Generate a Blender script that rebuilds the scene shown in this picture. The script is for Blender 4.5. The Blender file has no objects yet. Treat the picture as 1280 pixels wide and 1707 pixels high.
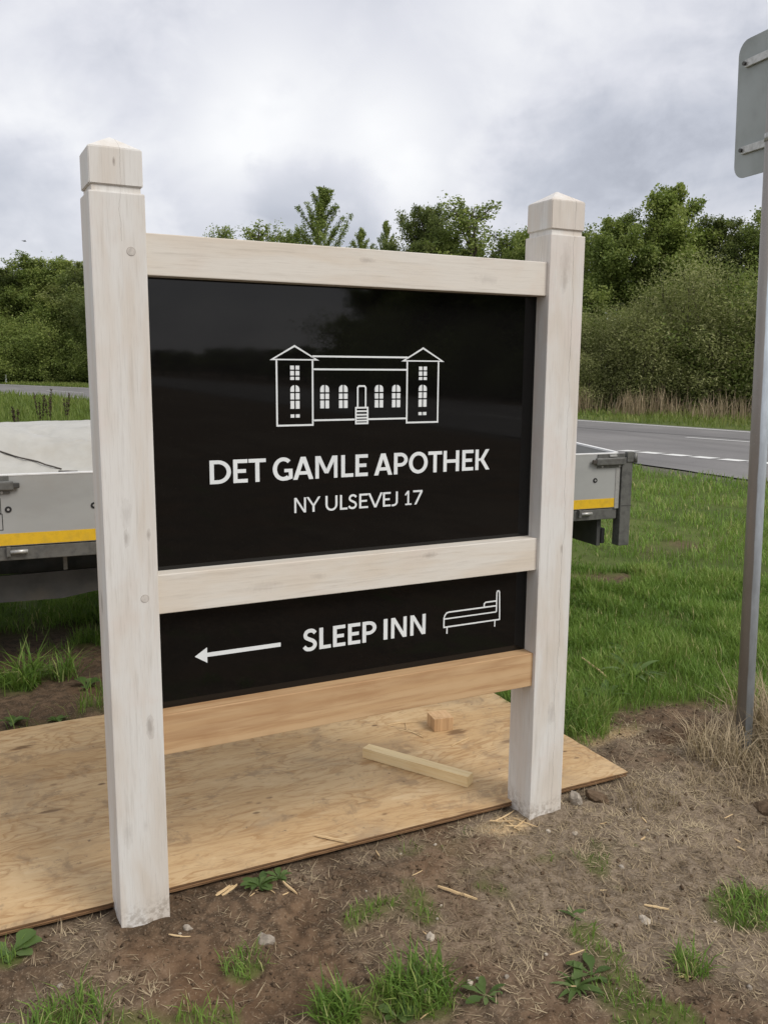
import bpy, bmesh, math, random
import numpy as np
from mathutils import Vector, Matrix
random.seed(7); RNG = np.random.default_rng(11)
scene = bpy.context.scene
C = scene.collection

# ------------------------------------------------------------------ camera
cam_d = bpy.data.cameras.new('camera'); cam = bpy.data.objects.new('camera', cam_d); C.objects.link(cam)
CAM = Vector((-0.3734, -2.3918, 1.6188))
r_, u_, f_ = Vector((.89305, -.44990, .00756)), Vector((.06682, .14920, .98655)), Vector((.44498, .88053, -.16331))
m = Matrix((r_, u_, -f_)).transposed().to_4x4(); m.translation = CAM
cam.matrix_world = m
cam_d.sensor_fit = 'VERTICAL'; cam_d.sensor_height = 36.0; cam_d.lens = 36.0 * 1467.0 / 1707.0
cam_d.clip_start = 0.05; cam_d.clip_end = 3000
scene.camera = cam
scene.render.resolution_x = 767; scene.render.resolution_y = 1024

# ------------------------------------------------------------------ light
SUN_EL, SUN_AZ = 46.0, 150.0         # azimuth from +Y clockwise: behind the photographer, to the right
world = bpy.data.worlds.new('World'); scene.world = world; world.use_nodes = True
nt = world.node_tree; nt.nodes.clear()
def wn(t, **k):
    n = nt.nodes.new(t)
    for a, b in k.items(): setattr(n, a, b)
    return n
def wmath(op, a, b=None, c=None, clamp=False):
    n = wn('ShaderNodeMath', operation=op); n.use_clamp = clamp
    for i, v in enumerate((a, b, c)):
        if v is None: continue
        if isinstance(v, (int, float)): n.inputs[i].default_value = v
        else: nt.links.new(v, n.inputs[i])
    return n.outputs[0]
def wvec(op, a, b=None):
    n = wn('ShaderNodeVectorMath', operation=op)
    for i, v in enumerate((a, b)):
        if v is None: continue
        if isinstance(v, (tuple, list)): n.inputs[i].default_value = v
        else: nt.links.new(v, n.inputs[i])
    return n
tc = wn('ShaderNodeTexCoord')
sky = wn('ShaderNodeTexSky', sky_type='NISHITA', sun_disc=False)
sky.sun_elevation = math.radians(SUN_EL); sky.sun_rotation = math.radians(SUN_AZ); sky.air_density = 1.0; sky.dust_density = 2.0
bg_sky = wn('ShaderNodeBackground'); bg_sky.inputs[1].default_value = 0.12; nt.links.new(sky.outputs[0], bg_sky.inputs[0])
d_ = wvec('NORMALIZE', tc.outputs['Generated']).outputs[0]
sep = wn('ShaderNodeSeparateXYZ'); nt.links.new(d_, sep.inputs[0])
zc = wmath('MAXIMUM', wmath('ADD', sep.outputs[2], 0.16), 0.05)
pl = wn('ShaderNodeCombineXYZ')
nt.links.new(wmath('DIVIDE', sep.outputs[0], zc), pl.inputs[0]); nt.links.new(wmath('DIVIDE', sep.outputs[1], zc), pl.inputs[1])
nt.links.new(wmath('MULTIPLY', sep.outputs[2], 1.5), pl.inputs[2])
def wnoise(vec, scale, detail, rough, dist=0.0, off=None):
    n = wn('ShaderNodeTexNoise'); n.inputs['Scale'].default_value = scale; n.inputs['Detail'].default_value = detail
    n.inputs['Roughness'].default_value = rough; n.inputs['Distortion'].default_value = dist
    nt.links.new(wvec('ADD', vec, off).outputs[0] if off else vec, n.inputs['Vector']); return n.outputs[0]
n_big = wnoise(pl.outputs[0], 0.75, 5, 0.5, 0.2, (3.1, 1.7, 0.4))
n_mid = wnoise(wvec('MULTIPLY', d_, (1.0, 1.0, 1.7)).outputs[0], 5.5, 8, 0.52, 0.35, (0.3, 4.2, 1.1))
n_fin = wnoise(d_, 16.0, 6, 0.6, 0.3, (5.3, 0.2, 2.1))
# the cumulus masses in view, each a soft lobe about its own direction, its edge broken by the noise
def lobe(dirv, inner, outer, amt):
    dv = Vector(dirv).normalized()
    dt = wvec('DOT_PRODUCT', d_, tuple(dv)).outputs['Value']
    ang = wmath('ARCCOSINE', wmath('MINIMUM', dt, 1.0))
    ang = wmath('ADD', ang, wmath('MULTIPLY', wmath('SUBTRACT', n_mid, 0.5), 0.22))
    ang = wmath('ADD', ang, wmath('MULTIPLY', wmath('SUBTRACT', n_fin, 0.5), 0.08))
    mr = wn('ShaderNodeMapRange', interpolation_type='SMOOTHSTEP'); nt.links.new(ang, mr.inputs[0])
    mr.inputs[1].default_value = outer; mr.inputs[2].default_value = inner; mr.inputs[3].default_value = 0; mr.inputs[4].default_value = amt
    return mr.outputs[0]
v = wmath('ADD', 0.745, wmath('MULTIPLY', wmath('SUBTRACT', n_big, 0.5), 0.30))
v = wmath('ADD', v, wmath('MULTIPLY', wmath('SUBTRACT', n_mid, 0.5), 0.60))
v = wmath('ADD', v, wmath('MULTIPLY', wmath('SUBTRACT', n_fin, 0.5), 0.22))
for L in (((.33, .908, .262), .03, .11, .14), ((.43, .869, .245), .03, .10, .12), ((.28, .925, .225), .02, .08, .10), ((.46, .85, .215), .01, .06, .08), ((.645, .73, .215), .03, .21, -.15), ((.60, .77, .20), .02, .12, -.09),
          ((.372, .911, .168), .02, .09, -.22), ((.20, .955, .26), .02, .12, -.06), ((.102, .982, .158), .02, .12, -.12), ((.77, .60, .22), .04, .20, -.09), ((.28, .93, .155), .01, .08, -.08), ((.55, .75, .34), .03, .14, .06)):
    v = wmath('ADD', v, lobe(*L))
v = wmath('MAXIMUM', wmath('MINIMUM', v, 0.95), 0.30)
ramp = wn('ShaderNodeValToRGB'); e = ramp.color_ramp.elements
e[0].position = 0.25; e[0].color = (.19, .20, .24, 1); e[1].position = 0.95; e[1].color = (.72, .72, .725, 1)
k = e.new(0.50); k.color = (.40, .415, .465, 1); k = e.new(0.70); k.color = (.55, .555, .595, 1)
nt.links.new(v, ramp.inputs[0])
bg_c = wn('ShaderNodeBackground'); nt.links.new(ramp.outputs[0], bg_c.inputs[0]); bg_c.inputs[1].default_value = 1.0
mixw = wn('ShaderNodeMixShader'); mixw.inputs[0].default_value = 0.93
nt.links.new(bg_sky.outputs[0], mixw.inputs[1]); nt.links.new(bg_c.outputs[0], mixw.inputs[2])
wo = wn('ShaderNodeOutputWorld'); nt.links.new(mixw.outputs[0], wo.inputs[0])
sun_d = bpy.data.lights.new('sun', 'SUN'); sun_d.energy = 1.5; sun_d.angle = math.radians(25); sun_d.color = (1.0, .95, .88)
sun = bpy.data.objects.new('sun', sun_d); C.objects.link(sun)
sd = Vector((math.sin(math.radians(SUN_AZ)) * math.cos(math.radians(SUN_EL)), math.cos(math.radians(SUN_AZ)) * math.cos(math.radians(SUN_EL)), math.sin(math.radians(SUN_EL))))
sun.rotation_euler = sd.to_track_quat('Z', 'Y').to_euler(); sun.location = (0, 0, 30)
vs = scene.view_settings; vs.view_transform = 'Standard'; vs.look = 'None'; vs.exposure = 0.5; vs.gamma = 1.0; vs.use_curve_mapping = False
scene.cycles.max_bounces = 6; scene.cycles.diffuse_bounces = 3; scene.cycles.transparent_max_bounces = 4

# ------------------------------------------------------------------ helpers
def tag(o, label, cat, group=None, kind=None):
    o['label'] = label; o['category'] = cat
    if group: o['group'] = group
    if kind: o['kind'] = kind
    return o
def thing(name, label, cat, loc=(0, 0, 0), rz=0.0, group=None):
    o = bpy.data.objects.new(name, None); C.objects.link(o); o.location = loc; o.rotation_euler = (0, 0, rz)
    o.empty_display_size = 0.1
    return tag(o, label, cat, group)
def link(name, me, mat=None, parent=None):
    o = bpy.data.objects.new(name, me); C.objects.link(o)
    if mat is not None and len(me.materials) == 0: me.materials.append(mat)
    if parent is not None: o.parent = parent
    return o
def np_mesh(name, verts, faces_flat, sizes, attrs=None, smooth=False):
    me = bpy.data.meshes.new(name)
    verts = np.asarray(verts, np.float32); n = len(verts)
    me.vertices.add(n); me.vertices.foreach_set('co', verts.ravel())
    faces_flat = np.asarray(faces_flat, np.int32); sizes = np.asarray(sizes, np.int32)
    me.loops.add(len(faces_flat)); me.loops.foreach_set('vertex_index', faces_flat)
    me.polygons.add(len(sizes)); st = np.zeros(len(sizes), np.int32); st[1:] = np.cumsum(sizes)[:-1]
    me.polygons.foreach_set('loop_start', st); me.polygons.foreach_set('loop_total', sizes)
    if smooth: me.polygons.foreach_set('use_smooth', np.ones(len(sizes), bool))
    for k, a in (attrs or {}).items():
        at = me.attributes.new(k, 'FLOAT', 'POINT'); at.data.foreach_set('value', np.asarray(a, np.float32))
    me.update(calc_edges=True); me.validate()
    return me
def box_bm(bm, x0, x1, y0, y1, z0, z1, bev=0.0, seg=2):
    b2 = bmesh.new()
    r = bmesh.ops.create_cube(b2, size=1.0)
    for vtx in r['verts']:
        vtx.co = Vector(((x0 + x1) / 2 + vtx.co.x * (x1 - x0), (y0 + y1) / 2 + vtx.co.y * (y1 - y0), (z0 + z1) / 2 + vtx.co.z * (z1 - z0)))
    if bev > 0: bmesh.ops.bevel(b2, geom=list(b2.edges), offset=bev, segments=seg, affect='EDGES', profile=0.6)
    tmp = bpy.data.meshes.new('t'); b2.to_mesh(tmp); b2.free(); bm.from_mesh(tmp); bpy.data.meshes.remove(tmp)
def box(name, dims, mat, parent=None, bev=0.003, seg=2):
    bm = bmesh.new(); box_bm(bm, *dims, bev=bev, seg=seg); return from_bm(name, bm, mat, parent)
def from_bm(name, bm, mat, parent=None, smooth=False):
    me = bpy.data.meshes.new(name); bm.to_mesh(me); bm.free()
    if smooth:
        for p_ in me.polygons: p_.use_smooth = True
    return link(name, me, mat, parent)
def cyl_bm(bm, p0, p1, r0, r1=None, n=16, caps=True):
    p0, p1 = Vector(p0), Vector(p1); r1 = r0 if r1 is None else r1
    ax = (p1 - p0).normalized(); a = ax.orthogonal().normalized(); b = ax.cross(a)
    A = [bm.verts.new(p0 + (a * math.cos(2 * math.pi * i / n) + b * math.sin(2 * math.pi * i / n)) * r0) for i in range(n)]
    B = [bm.verts.new(p1 + (a * math.cos(2 * math.pi * i / n) + b * math.sin(2 * math.pi * i / n)) * r1) for i in range(n)]
    for i in range(n):
        j = (i + 1) % n; fc = bm.faces.new((A[i], A[j], B[j], B[i])); fc.smooth = True
    if caps: bm.faces.new(A[::-1]); bm.faces.new(B)
def cyl(name, p0, p1, r0, mat, parent=None, r1=None, n=16):
    bm = bmesh.new(); cyl_bm(bm, p0, p1, r0, r1, n); return from_bm(name, bm, mat, parent)
def tube(name, pts, rad, mat, parent=None, n=6):
    bm = bmesh.new(); pts = [Vector(p) for p in pts]; rings = []
    for i, p in enumerate(pts):
        t = (pts[min(i + 1, len(pts) - 1)] - pts[max(i - 1, 0)]).normalized()
        a = t.orthogonal().normalized() if i == 0 else (rings_a - t * rings_a.dot(t)).normalized()
        rings_a = a; b = t.cross(a)
        rings.append([bm.verts.new(p + (a * math.cos(2 * math.pi * q / n) + b * math.sin(2 * math.pi * q / n)) * rad) for q in range(n)])
    for i in range(len(rings) - 1):
        for q in range(n):
            fc = bm.faces.new((rings[i][q], rings[i][(q + 1) % n], rings[i + 1][(q + 1) % n], rings[i + 1][q])); fc.smooth = True
    bm.faces.new(rings[0][::-1]); bm.faces.new(rings[-1])
    return from_bm(name, bm, mat, parent)

# value noise for shaping the ground (numpy)
_T = np.random.default_rng(5).random((256, 256))
def vnoise(x, y, s, o=0.0):
    x = np.asarray(x, float) / s + o * 7.31 + 500; y = np.asarray(y, float) / s + o * 3.77 + 500
    xi = np.floor(x).astype(int); yi = np.floor(y).astype(int); fx = x - xi; fy = y - yi
    fx = fx * fx * (3 - 2 * fx); fy = fy * fy * (3 - 2 * fy); g = lambda a, b: _T[a % 256, b % 256]
    return (g(xi, yi) * (1 - fx) + g(xi + 1, yi) * fx) * (1 - fy) + (g(xi, yi + 1) * (1 - fx) + g(xi + 1, yi + 1) * fx) * fy - 0.5
def sst(a, b, x): t = np.clip((np.asarray(x, float) - a) / (b - a), 0, 1); return t * t * (3 - 2 * t)

# ------------------------------------------------------------------ material kit
class M:
    def __init__(s, name, rough=0.8, spec=0.3):
        s.m = bpy.data.materials.new(name); s.m.use_nodes = True; s.t = s.m.node_tree
        s.b = s.t.nodes['Principled BSDF']; s.b.inputs['Roughness'].default_value = rough
        s.b.inputs['Specular IOR Level'].default_value = spec; s.tc = None
    def n(s, t, **k):
        nd = s.t.nodes.new(t)
        for a, b in k.items(): setattr(nd, a, b)
        return nd
    def set(s, inp, v):
        if hasattr(v, 'links'): s.t.links.new(v, inp)
        elif isinstance(v, (tuple, list)) and len(v) == 3 and inp.type == 'RGBA': inp.default_value = (*v, 1)
        else: inp.default_value = v
    def obj(s):
        if s.tc is None: s.tc = s.n('ShaderNodeTexCoord')
        return s.tc.outputs['Object']
    def geo(s): return s.n('ShaderNodeNewGeometry').outputs['Position']
    def vec(s, v, scale=(1, 1, 1), rot=(0, 0, 0), loc=(0, 0, 0)):
        nd = s.n('ShaderNodeMapping'); s.set(nd.inputs[0], v); nd.inputs['Scale'].default_value = scale
        nd.inputs['Rotation'].default_value = rot; nd.inputs['Location'].default_value = loc; return nd.outputs[0]
    def noise(s, v, scale, detail=4, rough=0.55, dist=0.0):
        nd = s.n('ShaderNodeTexNoise'); s.set(nd.inputs['Vector'], v); nd.inputs['Scale'].default_value = scale
        nd.inputs['Detail'].default_value = detail; nd.inputs['Roughness'].default_value = rough; nd.inputs['Distortion'].default_value = dist
        return nd.outputs[0]
    def vor(s, v, scale, feat='F1', rnd=1.0):
        nd = s.n('ShaderNodeTexVoronoi', feature=feat); s.set(nd.inputs['Vector'], v); nd.inputs['Scale'].default_value = scale
        nd.inputs['Randomness'].default_value = rnd; return nd
    def math(s, op, a, b=None, clamp=False):
        nd = s.n('ShaderNodeMath', operation=op); nd.use_clamp = clamp; s.set(nd.inputs[0], a)
        if b is not None: s.set(nd.inputs[1], b)
        return nd.outputs[0]
    def rng(s, v, a, b, c=0.0, d=1.0, smooth=True):
        nd = s.n('ShaderNodeMapRange', interpolation_type='SMOOTHSTEP' if smooth else 'LINEAR'); s.set(nd.inputs[0], v)
        for i, q in enumerate((a, b, c, d)): nd.inputs[i + 1].default_value = q
        return nd.outputs[0]
    def mix(s, f, a, b, blend='MIX'):
        nd = s.n('ShaderNodeMix', data_type='RGBA', blend_type=blend); s.set(nd.inputs[0], f); s.set(nd.inputs[6], a); s.set(nd.inputs[7], b); return nd.outputs[2]
    def ramp(s, v, stops):
        nd = s.n('ShaderNodeValToRGB'); s.set(nd.inputs[0], v); el = nd.color_ramp.elements
        el[0].position, el[0].color = stops[0][0], (*stops[0][1], 1); el[1].position, el[1].color = stops[-1][0], (*stops[-1][1], 1)
        for p_, c_ in stops[1:-1]: q = el.new(p_); q.color = (*c_, 1)
        return nd.outputs[0]
    def attr(s, name): return s.n('ShaderNodeAttribute', attribute_name=name).outputs['Fac']
    def rand(s): return s.n('ShaderNodeObjectInfo').outputs['Random']
    def bump(s, h, strength=0.3, dist=0.005):
        nd = s.n('ShaderNodeBump'); s.set(nd.inputs['Height'], h); nd.inputs['Strength'].default_value = strength; nd.inputs['Distance'].default_value = dist
        s.t.links.new(nd.outputs[0], s.b.inputs['Normal'])
    def col(s, c): s.set(s.b.inputs['Base Color'], c); return s
    def rgh(s, c): s.set(s.b.inputs['Roughness'], c); return s
    def xyz(s, v): nd = s.n('ShaderNodeSeparateXYZ'); s.set(nd.inputs[0], v); return nd.outputs
def shifted(k):      # object coordinates shifted by a random amount per object
    nd = k.n('ShaderNodeVectorMath', operation='ADD'); k.set(nd.inputs[0], k.obj())
    cb = k.n('ShaderNodeCombineXYZ'); rr = k.math('MULTIPLY', k.rand(), 37.0)
    for i in range(3): k.set(cb.inputs[i], rr)
    k.set(nd.inputs[1], cb.outputs[0]); return nd.outputs[0]

def stained_wood(name, light, warm, pink, axis, cracks=(), knots=()):
    k = M(name, 0.62, 0.3); P = shifted(k)
    st = {'z': (1, 1, .045), 'x': (.045, 1, 1)}[axis]; st2 = {'z': (1, 1, .22), 'x': (.22, 1, 1)}[axis]
    grain = k.noise(k.vec(P, st), 95, 5, .6, .2); broad = k.noise(k.vec(P, st2), 9, 4, .55, .4); wash = k.noise(P, 5.0, 5, .6)
    fine = k.noise(k.vec(P, st), 330, 3, .6)
    c = k.mix(k.rng(broad, .38, .66), light, warm); c = k.mix(k.rng(wash, .50, .72, 0, .7), c, pink)
    c = k.mix(k.rng(grain, .52, .74, 0, .38), c, tuple(q * .68 for q in warm))
    c = k.mix(k.rng(fine, .5, .75, 0, .22), c, tuple(q * .6 for q in warm))
    kn = k.vor(k.vec(P, {'z': (1, 1, .38), 'x': (.38, 1, 1)}[axis]), 4.6); kd = k.rng(k.math('ADD', kn.outputs[0], k.math('MULTIPLY', k.math('SUBTRACT', wash, .5), .10)), .085, .02)
    c = k.mix(k.math('MULTIPLY', kd, .55), c, (.20, .16, .13))
    dirt = k.rng(k.math('ADD', k.xyz(k.obj())[2], k.math('MULTIPLY', wash, .10)), .15, .05)
    if axis == 'z':
        sp = k.rng(k.noise(P, 60, 5, .7), .42, .62); c = k.mix(k.math('MULTIPLY', k.math('MULTIPLY', dirt, sp), .65), c, (.22, .17, .12))
    h = k.math('ADD', grain, k.math('MULTIPLY', fine, .5))
    for (xc, ax, lo, hi, wd) in cracks:
        o = k.xyz(k.obj()); wob = k.noise(k.vec(k.obj(), (.0, .0, 1)), 3.2, 5, .6)
        dx = k.math('ABSOLUTE', k.math('SUBTRACT', k.math('SUBTRACT', o[ax], xc), k.math('MULTIPLY', k.math('SUBTRACT', wob, .5), .07)))
        wv = k.rng(k.noise(k.vec(k.obj(), (0, 0, 1)), 5, 3, .6), .3, .7, .3, 1.0)
        cr = k.math('LESS_THAN', dx, k.math('MULTIPLY', wv, wd)); zz = k.math('MULTIPLY', k.math('GREATER_THAN', o[2], lo), k.math('LESS_THAN', o[2], hi))
        cr = k.math('MULTIPLY', cr, zz); c = k.mix(k.math('MULTIPLY', cr, .62), c, (.14, .115, .095)); h = k.math('SUBTRACT', h, k.math('MULTIPLY', cr, 2.0))
    for (kx, kz, kr, amt) in knots:
        o = k.xyz(k.obj()); u_k = k.math('MULTIPLY', k.math('SUBTRACT', o[0], kx), 1.0 if axis == 'z' else .3); v_k = k.math('MULTIPLY', k.math('SUBTRACT', o[2], kz), .34 if axis == 'z' else 1.0)
        rr_ = k.math('SQRT', k.math('ADD', k.math('MULTIPLY', u_k, u_k), k.math('MULTIPLY', v_k, v_k))); rr_ = k.math('ADD', rr_, k.math('MULTIPLY', k.math('SUBTRACT', k.noise(k.vec(k.obj(), (1, 1, .4)), 75, 5, .65), .5), kr * 2.6))
        c = k.mix(k.rng(rr_, kr * 1.6, kr * .2, 0, amt * .75), c, (.24, .20, .17)); rg_ = k.math('ABSOLUTE', k.math('SUBTRACT', rr_, kr * 1.25)); c = k.mix(k.rng(rg_, kr * .22, 0, 0, amt * .25), c, (.28, .23, .19))
    k.bump(h, .25, .0016); k.col(c); return k.m
LT, WM, PK = (.72, .705, .67), (.65, .595, .525), (.69, .62, .565)
MAT = {}
MAT['post_l'] = stained_wood('stained_post_left', LT, WM, PK, 'z', [(.080, 0, 1.93, 3, .0005)], [(.103, .612, .0085, .75), (.058, 1.155, .006, .6), (.060, 1.225, .010, .3), (.118, 1.16, .004, .7), (.066, 2.125, .0025, .9), (.03, .30, .010, .25)])
MAT['post_r'] = stained_wood('stained_post_right', LT, WM, PK, 'z', [(1.528, 0, -1, 3, .0009), (.052, 1, 1.7, 3, .0006)], [(1.497, 1.955, .016, .32), (1.492, 1.90, .010, .4), (1.51, .40, .011, .4), (1.525, 1.0, .004, .6), (1.50, 1.45, .008, .2)])
MAT['plug'] = None
MAT['rail'] = stained_wood('stained_rail', (.72, .68, .61), (.68, .605, .505), (.69, .615, .53), 'x', (), [(1.008, 1.021, .007, .55), (.78, 1.925, .006, .45), (.45, .975, .012, .2), (1.2, 1.89, .010, .25), (.62, .99, .006, .3)])
def raw_wood(name, a, b, dark, axis, sc=60, kn=True):
    k = M(name, .6, .3); P = shifted(k)
    st = {'z': (1, 1, .06), 'x': (.06, 1, 1), 'y': (1, .06, 1)}[axis]
    w = k.n('ShaderNodeTexWave', wave_type='BANDS', bands_direction='Z' if axis != 'z' else 'X'); k.set(w.inputs['Vector'], k.vec(P, st)); w.inputs['Scale'].default_value = sc * .35
    w.inputs['Distortion'].default_value = 9; w.inputs['Detail'].default_value = 3; w.inputs['Detail Scale'].default_value = .6
    g = k.noise(k.vec(P, st), sc * 3, 4, .6); br = k.noise(P, 6, 4, .5)
    c = k.mix(k.rng(w.outputs[0], .2, .9, 0, .5), a, b); fig = k.noise(k.vec(P, st), sc * .45, 4, .6, 1.2); c = k.mix(k.rng(fig, .50, .66, 0, .62), c, dark); c = k.mix(k.rng(g, .5, .72, 0, .5), c, dark); c = k.mix(k.rng(br, .5, .75, 0, .35), c, dark)
    k.bump(g, .2, .001); k.col(c); return k.m
MAT['larch'] = raw_wood('bare_larch', (.58, .39, .215), (.52, .325, .165), (.35, .185, .085), 'x', 21)
MAT['block'] = raw_wood('sawn_block', (.60, .40, .22), (.52, .32, .16), (.40, .24, .12), 'z', 50)
MAT['pine'] = raw_wood('new_pine', (.82, .66, .39), (.79, .61, .33), (.68, .49, .24), 'x', 50)
# plywood: rotary-cut face veneer with flowing figure, patches and dark spots
k = M('plywood', .62, .25); P = k.obj(); n1 = k.noise(k.vec(P, (.55, 1.6, 1)), 3.0, 4, .55, .6)
fl = k.noise(k.vec(P, (.34, 1.5, 1), rot=(0, 0, .10)), 13, 6, .66, 2.2); fl2 = k.noise(k.vec(P, (.16, 1.9, 1), rot=(0, 0, .05)), 46, 4, .6, .8)
c = k.mix(k.rng(n1, .35, .65), (.50, .335, .17), (.565, .405, .225)); c = k.mix(k.rng(fl, .50, .64, 0, .7), c, (.385, .235, .11)); c = k.mix(k.rng(fl, .45, .30, 0, .5), c, (.63, .485, .30))
c = k.mix(k.rng(fl2, .56, .74, 0, .6), c, (.30, .165, .07))
hn = k.noise(k.vec(P, (.75, 2.1, 1), rot=(0, 0, .06)), 1.9, 3, .5, .5); con = k.math('FRACT', k.math('ADD', k.math('MULTIPLY', hn, 19.0), k.math('MULTIPLY', fl2, .5)))
c = k.mix(k.math('MULTIPLY', k.rng(con, .55, .98, 0, .62), k.rng(k.noise(P, 4.5, 4, .6), .38, .6)), c, (.33, .18, .072))
sv = k.vor(k.vec(P, (.5, 1.3, 1)), 5.5); sd_ = k.rng(k.math('ADD', sv.outputs[0], k.math('MULTIPLY', fl2, .30)), .33, .24); c = k.mix(k.math('MULTIPLY', sd_, .8), c, (.13, .07, .032))
sv2 = k.vor(k.vec(P, (.7, 1.2, 1)), 16); gm = k.noise(P, 1.7, 3, .5); sd2_ = k.math('MULTIPLY', k.rng(k.math('ADD', sv2.outputs[0], k.math('MULTIPLY', fl2, .25)), .33, .22), k.rng(gm, .5, .6)); c = k.mix(k.math('MULTIPLY', sd2_, .8), c, (.11, .06, .03))
gr = k.noise(P, 2.0, 6, .68, .8); c = k.mix(k.rng(gr, .47, .68, 0, .6), c, (.31, .225, .14)); dt = k.noise(P, 7.5, 7, .72, .4); c = k.mix(k.rng(dt, .53, .66, 0, .6), c, (.25, .17, .10))
dt2 = k.noise(P, 38, 5, .7); c = k.mix(k.math('MULTIPLY', k.rng(dt2, .60, .70, 0, .8), k.rng(gr, .42, .56)), c, (.14, .095, .06))
k.bump(k.math('ADD', fl2, fl), .22, .0015); k.col(c); MAT['ply'] = k.m
k = M('plywood_edge', .8, .2); z_ = k.xyz(k.obj())[2]; bd = k.math('SINE', k.math('MULTIPLY', z_, 1300.0)); ng = k.noise(k.vec(k.obj(), (1, 1, 6)), 40, 4, .6)
c = k.mix(k.rng(bd, -.3, .4), (.26, .15, .075), (.15, .085, .045)); c = k.mix(k.rng(ng, .5, .7, 0, .7), c, (.11, .065, .035)); k.col(c); k.bump(ng, .5, .003); MAT['ply_edge'] = k.m
# glossy black sign panel
k = M('black_panel', .03, .36); k.b.inputs['IOR'].default_value = 1.5; sm = k.noise(k.obj(), 3.5, 5, .65); sp = k.noise(k.obj(), 420, 2, .5)
k.col(k.mix(k.rng(sp, .70, .78), (.0052, .0050, .0047), (.035, .033, .03))); k.rgh(k.rng(sm, .35, .7, .018, .05)); MAT['panel'] = k.m
k = M('white_vinyl', .38, .4); k.col(k.mix(k.rng(k.noise(k.obj(), 9, 4), .4, .7), (.80, .83, .83), (.74, .77, .775))); MAT['vinyl'] = k.m
def plain(name, c, rough=.6, spec=.4, metal=0.0, var=.18, sc=14, grime=None, bump=.0, stretch=(1, 1, 1)):
    k = M(name, rough, spec); k.b.inputs['Metallic'].default_value = metal; P = shifted(k)
    n1 = k.noise(k.vec(P, stretch), sc, 6, .62); c2 = tuple(q * (1 - var * 1.6) for q in c); cc = k.mix(k.rng(n1, .4, .7), c, c2)
    if grime: cc = k.mix(k.rng(k.noise(P, sc * .35, 6, .65), .5, .72, 0, .7), cc, grime)
    k.col(cc); k.rgh(k.rng(n1, .3, .7, rough * .8, min(1, rough * 1.2)))
    if bump: k.bump(k.noise(P, sc * 6, 4, .6), bump, .002)
    return k.m
MAT['alu'] = plain('grey_board', (.37, .375, .36), .42, .5, 0, .09, 3.0, (.31, .295, .265), .05, (.4, 1, 1))
MAT['trim'] = plain('white_trim', (.78, .78, .76), .4, .5, 0, .08, 20)
MAT['tape'] = plain('yellow_tape', (.74, .46, .02), .45, .5, 0, .10, 30, (.55, .36, .05))
MAT['steel'] = plain('galvanised_steel', (.165, .165, .152), .5, .5, .35, .25, 22, (.105, .10, .088), .15)
MAT['steel_l'] = plain('bright_steel', (.50, .50, .48), .42, .5, .5, .15, 40)
MAT['dark_steel'] = plain('dark_steel', (.075, .073, .068), .6, .4, .2, .25, 10, (.10, .08, .06))
MAT['rubber'] = plain('black_rubber', (.022, .022, .022), .75, .3, 0, .2, 20)
MAT['rimm'] = plain('rim_steel', (.36, .36, .35), .5, .5, .4, .15, 20)
MAT['under'] = plain('dark_plastic', (.07, .07, .066), .55, .4, 0, .2, 6, (.10, .085, .065))
MAT['tarp'] = plain('tarp_sheet', (.45, .44, .40), .55, .35, 0, .08, 5, (.38, .35, .295), .06)
MAT['cord'] = plain('dark_cord', (.07, .06, .05), .8)
MAT['ink'] = plain('black_print', (.03, .03, .03), .6)
MAT['plate'] = plain('sign_back', (.33, .355, .345), .5, .45, .25, .07, 5, (.30, .32, .31), .03)
MAT['stone'] = plain('stone', (.38, .33, .27), .85, .2, 0, .25, 50, (.26, .21, .16), .5)
MAT['stone_w'] = plain('pale_stone', (.48, .42, .34), .85, .2, 0, .2, 60, (.45, .38, .29), .4)
MAT['clod'] = plain('earth_clod', (.145, .10, .064), .95, .1, 0, .3, 60, (.085, .06, .038), .8)
MAT['plug'] = plain('plug_end_grain', (.60, .56, .51), .7, .2, 0, .15, 120); MAT['gap'] = plain('plug_gap', (.36, .31, .27), .9)
MAT['marker'] = plain('marker_white', (.75, .75, .73), .6)
MAT['bird'] = plain('bird_grey', (.10, .10, .11), .8)
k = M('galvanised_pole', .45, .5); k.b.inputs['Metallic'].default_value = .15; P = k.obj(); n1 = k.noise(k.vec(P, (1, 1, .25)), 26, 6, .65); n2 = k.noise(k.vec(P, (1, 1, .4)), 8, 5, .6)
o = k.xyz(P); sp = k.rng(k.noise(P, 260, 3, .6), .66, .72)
c = k.mix(k.rng(n1, .35, .7), (.44, .49, .54), (.58, .65, .72)); sx = k.math('ADD', k.math('ADD', k.math('MULTIPLY', o[0], .64), k.math('MULTIPLY', o[1], -.77)), k.math('MULTIPLY', o[2], .0247)); wx = k.rng(k.math('ADD', sx, k.math('MULTIPLY', k.math('SUBTRACT', n2, .5), .010)), .004, -.001)  # pole colour: pale blue on one side, brown on the other
c = k.mix(k.math('MULTIPLY', wx, .85), c, (.215, .18, .145)); c = k.mix(k.math('MULTIPLY', sp, .7), c, (.55, .55, .54)); k.col(c); MAT['pole'] = k.m
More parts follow.
